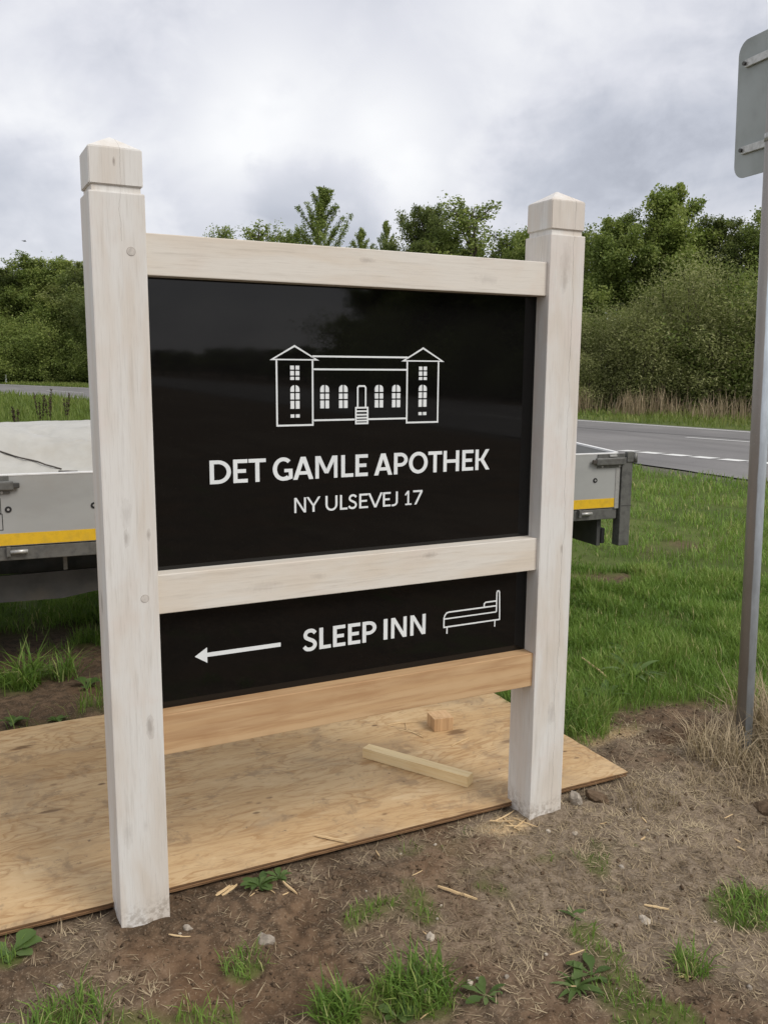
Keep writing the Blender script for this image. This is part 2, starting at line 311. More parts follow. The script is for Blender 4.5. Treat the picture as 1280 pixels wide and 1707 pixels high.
# foliage, grass, bark
def leafmat(name, stops, trans=.42, rough=.55):
    k = M(name, rough, .25); t = k.attr('tint'); rn = k.math('MULTIPLY', k.math('SUBTRACT', k.rand(), .5), .22)
    c = k.ramp(k.math('ADD', t, rn), stops); k.col(c)
    tr = k.n('ShaderNodeBsdfTranslucent'); k.set(tr.inputs[0], k.mix(.5, c, (.16, .22, .03))); mx = k.n('ShaderNodeMixShader'); mx.inputs[0].default_value = trans
    out = k.t.nodes['Material Output']; k.t.links.new(k.b.outputs[0], mx.inputs[1]); k.t.links.new(tr.outputs[0], mx.inputs[2]); k.t.links.new(mx.outputs[0], out.inputs[0]); return k.m
MAT['leaf_a'] = leafmat('broad_leaf', [(0, (0.1354, 0.1833, 0.0481)), (0.5, (0.237, 0.3019, 0.0777)), (1, (0.3949, 0.4421, 0.1294))])
MAT['leaf_d'] = leafmat('dark_leaf', [(0, (0.1043, 0.1381, 0.0475)), (0.5, (0.1788, 0.2185, 0.0712)), (1, (0.3105, 0.3337, 0.1186))])
MAT['leaf_l'] = leafmat('light_leaf', [(0, (0.1368, 0.1941, 0.0429)), (0.5, (0.2334, 0.3028, 0.0686)), (1, (0.3622, 0.4115, 0.1216))])
MAT['leaf_w'] = leafmat('willow_leaf', [(0, (0.1733, 0.192, 0.0721)), (0.5, (0.2983, 0.3167, 0.1201)), (1, (0.4908, 0.4894, 0.2317))])
MAT['grass'] = leafmat('grass_blade', [(0, (0.0776, 0.1441, 0.024)), (0.45, (0.1623, 0.281, 0.048)), (0.8, (0.2611, 0.3818, 0.078)), (1, (0.5363, 0.4899, 0.225))], .4, .5)
MAT['meadow'] = leafmat('meadow_grass', [(0, (0.0978, 0.138, 0.0308)), (0.5, (0.1667, 0.23, 0.0495)), (1, (0.299, 0.322, 0.1045))], .4)
MAT['straw'] = leafmat('dry_straw', [(0, (.15, .105, .065)), (.5, (.31, .235, .15)), (1, (.52, .42, .27))], .15, .7)
MAT['weed'] = leafmat('weed_leaf', [(0, (.060, .105, .028)), (.5, (.105, .170, .045)), (1, (.165, .230, .085))], .35, .5)
MAT['dock'] = leafmat('dock_seed', [(0, (.045, .032, .022)), (1, (.10, .075, .05))], .2, .8)
MAT['bark'] = plain('bark', (.11, .09, .07), .9, .15, 0, .3, 12, (.06, .05, .04), .6)
MAT['chip'] = raw_wood('wood_chip', (.70, .52, .29), (.62, .44, .23), (.46, .31, .16), 'x', 90)

# ------------------------------------------------------------------ ground
PLY = (-1.02, 1.985, 0.115, 1.61)     # plywood sheet x0 x1 y0 y1
NEAR_EDGE = [(-24, 112), (-8.5, 74), (1.6, 51.2), (5.0, 41.9), (8.6, 27.5), (10.3, 14), (10.15, 8.96), (10.2, 6.6), (11.2, -10), (14.5, -60), (18, -150), (22, -400)]
FAR_EDGE = [(-13, 119), (2.0, 79), (9.2, 60.4), (13.8, 40), (17.6, 19.21), (18.65, 13.56), (19.3, 8), (20.2, -10), (23.5, -60), (27, -150), (31, -400)]
def interp(poly, ys):
    p = sorted(poly, key=lambda q: q[1]); return np.interp(ys, [q[1] for q in p], [q[0] for q in p])
def masks(x, y):
    x = np.asarray(x, float); y = np.asarray(y, float)
    n1 = vnoise(x, y, .45, 1); n2 = vnoise(x, y, .13, 2); n3 = vnoise(x, y, 1.6, 3); n4 = vnoise(x, y, .05, 9)
    b = 1.72 + (0.60 - 1.72) * sst(1.80, 2.06, x)
    b = b + (-2.6) * sst(4.2, 7.0, x)
    lawn = sst(-.10, .14, y - b + n1 * .34 + n2 * .22 + n4 * .10)
    under = sst(1.55, 1.75, y) * sst(3.6, 3.0, y) * sst(1.6, .9, x)               # trampled, bare patches under the trailer
    lawn = lawn * (1 - under * sst(-.06, .16, n1 + .7 * n2 + .05))
    worn = np.exp(-(((x - 4.15) / .42) ** 2 + ((y - 2.75) / .30) ** 2)) + .8 * np.exp(-(((x - 5.6) / .6) ** 2 + ((y - 3.4) / .35) ** 2))
    lawn = lawn * (1 - sst(.45, .8, worn + n2 * .6))
    for (gx, gy, gr) in ((.62, -.60, .10), (.43, -.56, .06), (1.76, -.74, .13), (-.2, -.32, .10), (1.9, -.95, .20), (.28, -.30, .05), (1.1, -.95, .09), (-.3, .03, .04)):
        lawn = np.maximum(lawn, .75 * sst(1.25, .7, np.hypot(x - gx, y - gy) / gr + n2 * 1.2))
    lawn = np.maximum(lawn, .55 * sst(.20, .40, vnoise(x, y, .26, 44) + n2 * .55 + n4 * .25) * sst(.10, -.05, y) * sst(3.2, 2.6, x))
    dry = sst(.10, .60, 1.2 - np.hypot((x - 2.05) / 1.20, (y + .35) / .85) + n1 * .5 + n2 * .45)
    dry = np.maximum(dry, .45 * sst(.05, .30, n3 + n1 * .6 + n2 * .5)) * (1 - lawn)
    saw = sst(.55, 1.0, np.exp(-(((x - 2.18) / .26) ** 2 + ((y - .50) / .17) ** 2)) + n2 * .5) + .8 * sst(.55, 1.0, np.exp(-(((x - 1.33) / .17) ** 2 + ((y + .0) / .10) ** 2)) + n2 * .5)
    return np.clip(lawn, 0, 1), np.clip(dry, 0, 1), np.clip(saw, 0, 1)
def H(x, y):
    x = np.asarray(x, float); y = np.asarray(y, float)
    lawn, dry, saw = masks(x, y); soil = 1 - lawn; near = sst(9, 5, np.hypot(x, y))
    h = near * (.020 * vnoise(x, y, 1.3, 4) + .022 * vnoise(x, y, .33, 5) * (.35 + .65 * soil))
    h = h + near * soil * (.022 * vnoise(x, y, .12, 6) * (1 + vnoise(x, y, .5, 15)) + .019 * vnoise(x, y, .05, 7) * (1 + 1.4 * vnoise(x, y, .4, 16)) + .010 * vnoise(x, y, .024, 8))
    h = h - .035 * np.exp(-(((x - 2.213) / .055) ** 2 + ((y + .338) / .04) ** 2)) + .02 * np.exp(-(((x - 2.27) / .05) ** 2 + ((y + .30) / .05) ** 2))
    dx = np.maximum(np.maximum(PLY[0] - x, x - PLY[1]), 0); dy = np.maximum(np.maximum(PLY[2] - y, y - PLY[3]), 0); dd = np.hypot(dx, dy)
    fl = sst(.14, .02, dd); h = h * (1 - .75 * fl) - .006 * fl
    for px_ in (.07, 1.50):                                                       # firm soil round the posts
        g = np.exp(-(((x - px_) / .17) ** 2 + ((y - .03) / .15) ** 2)); h = h * (1 - .6 * g) + (.016 + .034 * vnoise(x, y, .032, 19)) * g * soil
    return h
def axis_coords(a0, a1, step, far0, far1, grow=1.10):
    v_ = list(np.arange(a0, a1 + 1e-6, step)); s = step; q = a1
    while q < far1: s *= grow; q += s; v_.append(q)
    s = step; q = a0; lo = []
    while q > far0: s *= grow; q -= s; lo.append(q)
    return np.array(lo[::-1] + v_)
gx = axis_coords(-.75, 3.2, .0115, -1500, 1500); gy = axis_coords(-1.25, 1.0, .0105, -1500, 1500)
GX, GY = np.meshgrid(gx, gy); lw, dr, sw = masks(GX.ravel(), GY.ravel()); GZ = H(GX.ravel(), GY.ravel())
near_e = interp(NEAR_EDGE, GY.ravel()); grav = sst(.75, .1, np.abs(near_e - GX.ravel() + .15) + vnoise(GX.ravel(), GY.ravel(), .5, 12) * .5) * sst(120, 60, np.abs(GY.ravel()))
nx, ny = len(gx), len(gy)
idx = np.arange(nx * ny).reshape(ny, nx); q = np.stack([idx[:-1, :-1], idx[:-1, 1:], idx[1:, 1:], idx[1:, :-1]], -1).reshape(-1, 4)
me = np_mesh('ground', np.stack([GX.ravel(), GY.ravel(), GZ], -1), q.ravel(), np.full(len(q), 4), {'lawn': lw, 'dry': dr, 'saw': sw, 'gravel': grav}, smooth=True)
k = M('ground', .95, .12); P = k.geo(); a_l, a_d, a_s, a_g = (k.attr(n_) for n_ in ('lawn', 'dry', 'saw', 'gravel'))
n1, n2, n3 = k.noise(P, 3.2, 6, .6), k.noise(P, 24, 6, .65), k.noise(P, 130, 4, .65)
soil = k.mix(k.rng(n1, .38, .62), (.098, .064, .039), (.168, .112, .070)); soil = k.mix(k.rng(n2, .40, .62, 0, .85), soil, (.060, .042, .027)); soil = k.mix(k.rng(n3, .52, .72, 0, .6), soil, (.30, .235, .165))
soil = k.mix(k.rng(k.noise(P, 1.4, 3, .5), .52, .66, 0, .5), soil, (.165, .095, .052))
gritv = k.vor(P, 90); soil = k.mix(k.math('MULTIPLY', k.rng(gritv.outputs[0], .16, .07), k.rng(n2, .45, .6)), soil, (.44, .37, .28))
dryc = k.mix(k.rng(n2, .35, .65), (.27, .215, .155), (.135, .102, .070)); dryc = k.mix(k.rng(n3, .45, .7, 0, .65), dryc, (.39, .32, .235))
c = k.mix(k.math('MULTIPLY', a_d, .8), soil, dryc); c = k.mix(k.math('MULTIPLY', a_s, k.rng(n3, .35, .6, .3, 1)), c, (.58, .42, .235))
far = k.noise(P, .55, 5, .6); far2 = k.noise(P, 5, 5, .65)
lc = k.mix(k.rng(far, .35, .68), (.075, .105, .026), (.125, .150, .042)); lc = k.mix(k.rng(far2, .45, .7, 0, .6), lc, (.060, .070, .024))
c = k.mix(a_l, c, lc); gv = k.vor(P, 28); c = k.mix(a_g, c, k.mix(k.rng(gv.outputs[0], .1, .5), (.25, .235, .21), (.11, .10, .085)))
k.col(c); k.bump(k.math('ADD', n3, k.math('MULTIPLY', n2, 1.5)), .55, .006)
g_o = link('ground', me, k.m); g_o['kind'] = 'structure'

# ------------------------------------------------------------------ road with markings
def strip(name, left, right, ys, z, mat, parent=None, wob=0):
    a = interp(left, ys); b = interp(right, ys); n = len(ys)
    V = np.concatenate([np.stack([a + wob * vnoise(ys * 0, ys, .35, 3), ys, np.full(n, z)], -1), np.stack([b, ys, np.full(n, z)], -1)])
    i = np.arange(n - 1); F = np.stack([i, i + n, i + n + 1, i + 1], -1)
    return link(name, np_mesh(name, V, F.ravel(), np.full(n - 1, 4)), mat, parent)
k = M('asphalt', .85, .25); P = k.geo(); n1, n2, n3 = k.noise(P, .35, 4, .5), k.noise(P, 9, 6, .65), k.noise(P, 160, 3, .6)
c = k.mix(k.rng(n1, .35, .65), (.215, .207, .20), (.168, .162, .159)); wr = k.noise(k.vec(P, (1.1, .05, 1), rot=(0, 0, -.2)), 1.0, 5, .6); c = k.mix(k.rng(wr, .45, .65, 0, .5), c, (.135, .13, .127)); c = k.mix(k.rng(n2, .5, .75, 0, .45), c, (.125, .12, .12)); c = k.mix(k.rng(n3, .5, .75, 0, .5), c, (.27, .265, .26))
k.col(c); k.bump(n3, .4, .004); MAT['asphalt'] = k.m
k = M('road_paint', .7, .3); P = k.geo(); c = k.mix(k.rng(k.noise(P, 14, 6, .7), .56, .74, 0, .6), (.72, .72, .69), (.32, .31, .30)); k.col(c); MAT['paint'] = k.m
k = M('tar_seam', .6, .4); k.col((.07, .068, .066)); MAT['tar'] = k.m
ysr = np.concatenate([np.linspace(-400, -20, 40), np.linspace(-19, 30, 200), np.linspace(31, 110, 60)])
road = strip('road', NEAR_EDGE, FAR_EDGE, ysr, .022, MAT['asphalt'], None, .16); road['kind'] = 'structure'
sh = lambda poly, d: [(a + d, b) for a, b in poly]
FARL = [(-14, 117), (1.3, 78), (8.69, 59.23), (13.3, 40), (17.14, 19.21), (18.18, 13.56), (18.85, 8), (19.7, -10), (23, -60), (26.5, -150)]
NEARL = [(-23, 112), (-7.6, 74), (2.5, 51.2), (6.0, 41.9), (9.7, 27.5), (12.15, 16.2), (12.56, 13.57)]
def line(name, poly, w, y0, y1, dash=None, z=.029):
    y = y0
    while y < y1 - 1e-6:
        ye = min(y1, y + (dash[0] if dash else y1 - y0)); ys = np.linspace(y, ye, max(2, int((ye - y) / 2) + 2))
        strip(name, sh(poly, -w / 2), sh(poly, w / 2), ys, z, MAT['paint'], road); y = ye + (dash[1] if dash else 0)
line('edge_line', FARL, .13, -120, 110)
line('edge_line', NEARL, .13, 13.6, 108)
CENT = [(-19, 114), (-3.2, 76), (5.6, 55), (9.6, 41), (13.4, 23), (15.15, 13.49), (15.65, 11.33), (16.9, 2), (18.5, -20), (22, -90)]
line('centre_line', CENT, .11, 8.2, 12.9); 
for y0 in (-3, -14, -25, 26, 38, 50): line('centre_line', CENT, .11, y0, y0 + 5)
DASH = [(11.55, 10.95), (11.65, 10.6), (12.23, 8.39), (13.1, 4.6), (14.4, -1)]
line('junction_dash', DASH, .30, 3.2, 10.9, (.40, .13))
line('edge_line', [(13.7, 2.8), (15.2, -10), (19, -60), (22.5, -150)], .13, -120, 2.8)
def seg(name, pts, w, z, mat):
    V = []; 
    for i, p in enumerate(pts):
        a = Vector(pts[max(0, i - 1)]); b = Vector(pts[min(len(pts) - 1, i + 1)]); t = (b - a).normalized(); nrm = Vector((-t.y, t.x)); pp = Vector(p)
        V += [(*(pp + nrm * w / 2), z), (*(pp - nrm * w / 2), z)]
    F = []
    for i in range(len(pts) - 1): F += [2 * i, 2 * i + 1, 2 * i + 3, 2 * i + 2]
    return link(name, np_mesh(name, V, F, [4] * (len(pts) - 1)), mat, road)
seg('tar_seam', [(14.9, 17.2), (15.6, 14.2), (16.2, 11.8), (16.9, 8.5)], .05, .030, MAT['tar'])

# ------------------------------------------------------------------ trees
def grow_tree(seed, Ht, R, base, n_limb, n_leaf, leaf, mat, kind):
    """trunk and limb mesh + crown mesh of many small leaf faces; returns two meshes (origin at the foot of the trunk)"""
    rg = np.random.default_rng(seed); bm = bmesh.new(); clusters = []
    top = Ht * (.93 if kind != 'bush' else .55); tr = Ht * .017
    pts = [Vector((0, 0, -.15))]
    for i in range(1, 9):
        q = i / 8; pts.append(Vector((rg.normal(0, .012) * Ht * q, rg.normal(0, .012) * Ht * q, top * q)))
    if kind != 'bush':
        for i in range(8): cyl_bm(bm, pts[i], pts[i + 1], tr * (1 - i / 9), tr * (1 - (i + 1) / 9), 7, False)
    def at(q): i = min(7, int(q * 8)); return pts[i].lerp(pts[i + 1], q * 8 - i)
    for li in range(n_limb):
        az = li * 2.399 + rg.normal(0, .35)
        if kind == 'bush':
            st_ = Vector((rg.normal(0, .25), rg.normal(0, .25), 0)); el = rg.uniform(.15, 1.45)
            L = 1.0 / math.sqrt((math.cos(el) / R) ** 2 + (math.sin(el) / Ht) ** 2) * rg.uniform(.78, 1.05)
        else:
            q = base + (1 - base) * (li + .5) / n_limb * .97; st_ = at(min(.995, q)); rel = (q - base) / (1 - base)
            if kind == 'cone': el = .92; prof = 1
            else: prof = (max(.02, math.sin(math.pi * min(1, .16 + .84 * rel) ** .85))) ** .6 * .95 + .10; el = .15 + 1.0 * rel
            el += rg.normal(0, .14 if kind != 'cone' else .07); L = R * prof * rg.uniform(.72, 1.12)
            if kind == 'cone': L = max(.25, (top - st_.z) / 2.55 / math.cos(el) * rg.uniform(.82, 1.08))
        dirv = Vector((math.cos(az) * math.cos(el), math.sin(az) * math.cos(el), math.sin(el)))
        p = st_.copy(); prev = p.copy(); nseg = 5; r0 = tr * (.42 if kind != 'bush' else .55) * (1 if kind != 'cone' else .7)
        for s in range(nseg):
            wob = .13 if kind != 'cone' else .035; dirv = (dirv + Vector((rg.normal(0, wob), rg.normal(0, wob), rg.normal(.03, wob * .8)))).normalized(); p = prev + dirv * L / nseg
            cyl_bm(bm, prev, p, r0 * (1 - s / (nseg + .3)), r0 * (1 - (s + 1) / (nseg + .3)), 5, False)
            if kind == 'cone':
                for q_ in (.2, .5, .8): clusters.append((prev.lerp(p, q_), .13 + .05 * rg.random(), rg.random()))
            elif s >= 1:
                nt_ = 4
                for _ in range(nt_):
                    sp_ = (dirv * .75 + Vector(rg.normal(0, .75, 3))).normalized(); tl = L * rg.uniform(.14, .34) * (1 if kind != 'cone' else .5)
                    b_ = prev.lerp(p, rg.random()); e_ = b_ + sp_ * tl
                    cyl_bm(bm, b_, e_, r0 * .22, r0 * .06, 4, False); clusters.append((b_.lerp(e_, .65), tl * .55, rg.random())); clusters.append((e_, tl * .42, rg.random()))
            prev = p.copy()
        if kind == 'cone': clusters.append((prev, .16, rg.random())); clusters.append((prev + dirv * .12, .12, rg.random()))
        else: clusters.append((prev, L * .13, rg.random())); clusters.append((prev + dirv * L * .05, L * .08, rg.random()))
    wood = bpy.data.meshes.new('limbs'); bm.to_mesh(wood); bm.free(); wood.materials.append(MAT['bark'])
    cc = np.array([c_[0] for c_ in clusters]); cr = np.array([max(.10, c_[1]) for c_ in clusters]); ct = np.array([c_[2] for c_ in clusters])
    pr = cr ** 1.6; ci = rg.choice(len(cc), n_leaf, p=pr / pr.sum())
    off = rg.normal(0, 1, (n_leaf, 3)); pos = cc[ci] + off * cr[ci][:, None] * np.array([.62, .62, .5])
    keep = pos[:, 2] > .05; pos = pos[keep]; ci = ci[keep]; n = len(pos)
    ax = rg.normal(0, 1, (n, 3)); ax[:, 2] = ax[:, 2] * .7 + (-.15 if kind != 'bush' else .35); ax /= np.linalg.norm(ax, axis=1)[:, None]
    up = rg.normal(0, .75, (n, 3)); up[:, 2] += .8; sd2 = np.cross(ax, up); sd2 /= np.linalg.norm(sd2, axis=1)[:, None] + 1e-6
    ln = leaf[0] * rg.uniform(.6, 1.25, n)[:, None]; wd = leaf[1] * rg.uniform(.7, 1.2, n)[:, None]
    nm = np.cross(ax, sd2)
    V = np.stack([pos - ax * ln * .5, pos + sd2 * wd * .5 + nm * wd * .12, pos + ax * ln * .5, pos - sd2 * wd * .5 + nm * wd * .12], 1).reshape(-1, 3)
    F = np.arange(n * 4); tint = np.repeat(np.clip(.5 + (ct[ci] - .5) * .85 + rg.normal(0, .13, n), 0, 1), 4)
    crown = np_mesh('crown', V, F, np.full(n, 4), {'tint': tint}); crown.materials.append(MAT[mat])
    return wood, crown
KINDS = {
    'bush_a': grow_tree(1, 6.0, 3.5, 0, 46, 63000, (0.139, 0.050), 'leaf_w', 'bush'),
    'bush_b': grow_tree(2, 5.6, 3.6, 0, 46, 63000, (0.131, 0.055), 'leaf_w', 'bush'),
    'bush_g': grow_tree(8, 5.0, 3.4, 0, 40, 45000, (0.148, 0.076), 'leaf_a', 'bush'),
    'broad_a': grow_tree(3, 10, 3.1, .16, 34, 63000, (0.164, 0.092), 'leaf_a', 'tree'),
    'broad_b': grow_tree(4, 10, 3.0, .14, 32, 60000, (0.156, 0.084), 'leaf_d', 'tree'),
    'light': grow_tree(5, 10, 2.9, .18, 34, 57000, (0.164, 0.109), 'leaf_l', 'tree'),
    'cone': grow_tree(6, 13, 4.6, .12, 50, 17000, (0.172, 0.067), 'leaf_a', 'cone'),
    'sparse': grow_tree(7, 10, 2.6, .15, 24, 9750, (0.156, 0.092), 'leaf_a', 'tree'),
}
def top_of(me_):
    co = np.empty(len(me_.vertices) * 3, np.float32); me_.vertices.foreach_get('co', co); return float(np.percentile(co[2::3], 99.9))
HT = {k_: top_of(v_[1]) for k_, v_ in KINDS.items()}
def plant_tree(kind, x, y, h, label, group=None, wide=1.0, rz=None, name=None):
    b = kind.startswith('bush'); nm = name or ('shrub' if b else 'tree')
    t = thing(nm, label, 'bush' if b else 'tree', (x, y, 0), random.uniform(0, 6.28) if rz is None else rz, group)
    s = h * (.93 if y > 15 else 1.0) / HT[kind]; t.scale = (s * wide, s * wide, s); w, c_ = KINDS[kind]
    link('branches' if b else 'trunk', w, None, t); link('foliage' if b else 'crown', c_, None, t); return t
# willow shrubs beyond the road, seen between the right post and the traffic sign pole
plant_tree('bush_a', 25.9, 22.9, 6.3, 'largest pale olive willow shrub beyond the road, beside the sign pole', None, 1.12)
plant_tree('bush_b', 24.3, 24.4, 5.0, 'olive willow shrub beyond the road, left of the largest willow shrub', None, 1.0)
plant_tree('bush_a', 22.4, 25.0, 4.3, 'low olive willow shrub half hidden by the right sign post', None, 1.0)
plant_tree('bush_g', 28.0, 21.6, 6.0, 'dark green shrub beyond the road, behind the traffic sign pole', None, 1.05)
W3 = 'shrub of the roadside thicket beyond the road, hidden edge of the row'
for (x, y, h, kd) in ((28.8, 18.6, 5.8, 'bush_b'), (29.4, 15.6, 6.0, 'bush_a'), (21.9, 28.5, 4.8, 'bush_g')): plant_tree(kd, x, y, h, W3, 'thicket shrubs at the ends of the row')
plant_tree('light', 29.0, 28.1, 10.2, 'tallest bright green pointed tree rising behind the willow shrubs', None, .95)
plant_tree('broad_a', 26.6, 28.6, 8.9, 'round green tree just right of the right post cap, beyond the road', None, 1.0)
plant_tree('broad_b', 31.0, 27.1, 8.8, 'dark green tree between the bright pointed tree and the sign pole', None, 1.0)
plant_tree('broad_a', 32.4, 25.2, 9.4, 'green tree behind the traffic sign pole, above the willow shrubs', None, 1.0)
plant_tree('broad_b', 27.9, 32.4, 8.6, 'dark tree directly behind the right sign post', None, 1.0)
for (x, y, h) in ((34.0, 24.5, 9), (34.1, 22.0, 9.2), (33, 30, 8.6), (35, 27, 8.6)): plant_tree('broad_b', x, y, h, 'dark tree deep in the wood behind the willow shrubs', 'wood behind the willow shrubs')
# tree tops above the top rail
plant_tree('cone', 21.0, 48.7, 13.1, 'tall feathery pointed tree rising above the top rail', None, 1.05)
plant_tree('broad_b', 24.8, 42.4, 11.3, 'dark dense tree top right of the middle of the top rail', None, .85)
plant_tree('sparse', 25.9, 39.4, 11.4, 'airy tree with thin crown beside the dark dense tree', None, 1.25)
plant_tree('sparse', 17.4, 57.1, 11.7, 'small thin tree top at the left part of the top rail', None, .9)
plant_tree('sparse', 19.0, 54.1, 11.5, 'thin crowned tree left of the feathery pointed tree', None, 1.15)
plant_tree('broad_a', 20.0, 51.4, 10.7, 'low round tree top touching the feathery pointed tree', None, .75)
plant_tree('cone', 22.8, 46.7, 10.4, 'low pointed tree top right of the feathery tall tree', None, .8)
plant_tree('cone', 23.7, 45.2, 10.7, 'slim pointed tree top left of the dark dense tree', None, .6)
plant_tree('sparse', 26.7, 37.0, 9.4, 'thin tree top behind the right end of the top rail', None, 1.2)
plant_tree('broad_a', 26.9, 35.8, 9.2, 'green tree top against the right post under its cap', None, .85)
plant_tree('broad_a', 25.4, 40.8, 9.9, 'low green tree top between the dark tree and the airy tree', None, .9)
HID = 'green tree of the roadside row hidden behind the black panels'
for (x, y, h, kd) in ((27.4, 34.4, 8.2, 'broad_b'), (15.3, 62.6, 9.5, 'broad_a'), (12.6, 70.7, 9.5, 'broad_b'), (13.8, 66.5, 9, 'broad_a'), (18.2, 53, 8, 'bush_g'), (21.5, 45, 7.5, 'bush_g'), (23, 40, 7, 'bush_g'), (24, 35.5, 6, 'bush_g'), (15.5, 59, 7, 'bush_g')):
    plant_tree(kd, x, y, h, HID if not kd.startswith('bush') else 'green shrub of the roadside row hidden behind the black panels', 'row behind the panels')
# wood at the left, beyond the bend of the road
plant_tree('broad_a', 7.7, 81.5, 11.6, 'tallest rounded tree of the wood left of the left post', None, 1.25)
plant_tree('broad_b', 5.0, 83.3, 10.6, 'dark tree of the left wood behind the white marker post', None, 1.3)
plant_tree('broad_a', 10.2, 79.4, 11.4, 'tree of the left wood touching the left post', None, 1.25)
LW = 'dark broadleaf tree of the left wood, at its outer edge'
for (x, y, h) in ((2.2, 86.9, 10.3), (-.8, 91.7, 10), (-4, 96, 10.4), (12.0, 76.6, 11), (9, 87, 11), (6, 89, 10.5)): plant_tree('broad_b', x, y, h, LW, 'left wood', 1.3)
LB = 'low dense shrub at the foot of the left wood'
for (x, y, h, w) in ((5.4, 80.2, 6.2, 1.2), (7.9, 78.2, 6.4, 1.2), (10.3, 75.9, 6, 1.2), (2.9, 82.8, 6, 1.2), (12.4, 73.5, 6, 1.1), (0, 87, 6, 1.2), (4.2, 82, 5, 1.2), (6.6, 79.6, 5.2, 1.2), (9.1, 77.4, 5.2, 1.2)): plant_tree('bush_g', x, y, h, LB, 'shrubs at the foot of the left wood', w)
# the same row goes on along the road behind the photographer: the black panel mirrors it
MI = 'roadside tree mirrored dark in the glossy black panel'
for i, y in enumerate((10, 3, -4, -11, -18, -24, -30, -36, -42, -48, -54, -61, -69, -78, -88, -100, -114, -130, -148)):
    plant_tree(('broad_b', 'broad_a')[i % 2], 29.5 - y * .035 + random.uniform(-1, 1), y, (8.6 + random.uniform(-.7, 1.2) + (1.6 if -50 < y < -20 else 0)) if y > -64 else random.uniform(3.3, 4.2), MI, 'trees mirrored in the panel', 1.5 if y > -64 else 4.0)
    if i < 11: plant_tree('bush_g', 27.2 - y * .035 + random.uniform(-1, 1), y - 3.2, 5 + random.uniform(-.5, .8), 'roadside shrub mirrored dark in the glossy black panel', 'shrubs mirrored in the panel', 1.5)

# ------------------------------------------------------------------ the wooden sign
p = .14; X2 = 1.431; X3 = 1.571
sign = thing('wooden_sign', 'white stained timber sign frame holding two glossy black lettered panels', 'sign')
def post(x0, z0, zs, mat, name='post'):
    bm = bmesh.new(); x1 = x0 + p
    box_bm(bm, x0, x1, 0, p, z0, zs, .0035, 2)
    o = from_bm(name, bm, mat, sign)
    bm = bmesh.new(); i = .0085; box_bm(bm, x0 + i, x1 - i, i, p - i, zs - .004, zs + .022, .001, 1); from_bm('post_neck', bm, mat, o)
    # cap block with a pyramid top
    bm = bmesh.new(); zb, zt, za = zs + .0167, zs + .1075, zs + .147; e_ = .003
    a, b, c0, c1 = x0 + e_, x1 - e_, e_, p - e_
    lo = [bm.verts.new((q[0], q[1], zb)) for q in ((a, c0), (b, c0), (b, c1), (a, c1))]; up = [bm.verts.new((q.co.x, q.co.y, zt)) for q in lo]; ap = bm.verts.new(((a + b) / 2, (c0 + c1) / 2, za))
    bm.faces.new(lo[::-1])
    for j in range(4): bm.faces.new((lo[j], lo[(j + 1) % 4], up[(j + 1) % 4], up[j])); bm.faces.new((up[j], up[(j + 1) % 4], ap))
    bmesh.ops.bevel(bm, geom=list(bm.edges), offset=.0022, segments=2, affect='EDGES'); from_bm('post_cap', bm, mat, o); return o
pl_o = post(0, -.10, 2.0506, MAT['post_l']); pr_o = post(X2, -.10, 2.046, MAT['post_r'])
for (x, z) in ((.0998, 1.906), (.1014, .983)):
    cyl('plug_gap', (x, .004, z), (x, -.0004, z), .0114, MAT['gap'], pl_o, n=20); cyl('wood_plug', (x, .004, z), (x, -.0010, z), .0104, MAT['plug'], pl_o, n=20)
for (x, z) in ((1.472, 1.905), (1.472, .985)): cyl('wood_plug', (x, p - .004, z), (x, p + .001, z), .0105, MAT['plug'], pr_o, n=20)
RY0, RY1 = .0137, .1263
for z0, z1, mt, lb in ((1.8503, 1.9576, 'rail', None), (.9302, 1.0424, 'rail', None), (.5117, .6321, 'larch', 'bare unpainted orange wood rail')):
    o = box('rail', (p - .0005, X2 + .0005, RY0, RY1, z0, z1), MAT[mt], sign, .0025)
    if lb: o['label'] = lb
PY = .0652
panel1 = box('sign_panel', (p - .004, X2 + .004, PY, PY + .012, 1.035, 1.857), MAT['panel'], sign, 0)
panel2 = box('sign_panel', (p - .004, X2 + .004, PY, PY + .012, .624, .937), MAT['panel'], sign, 0)
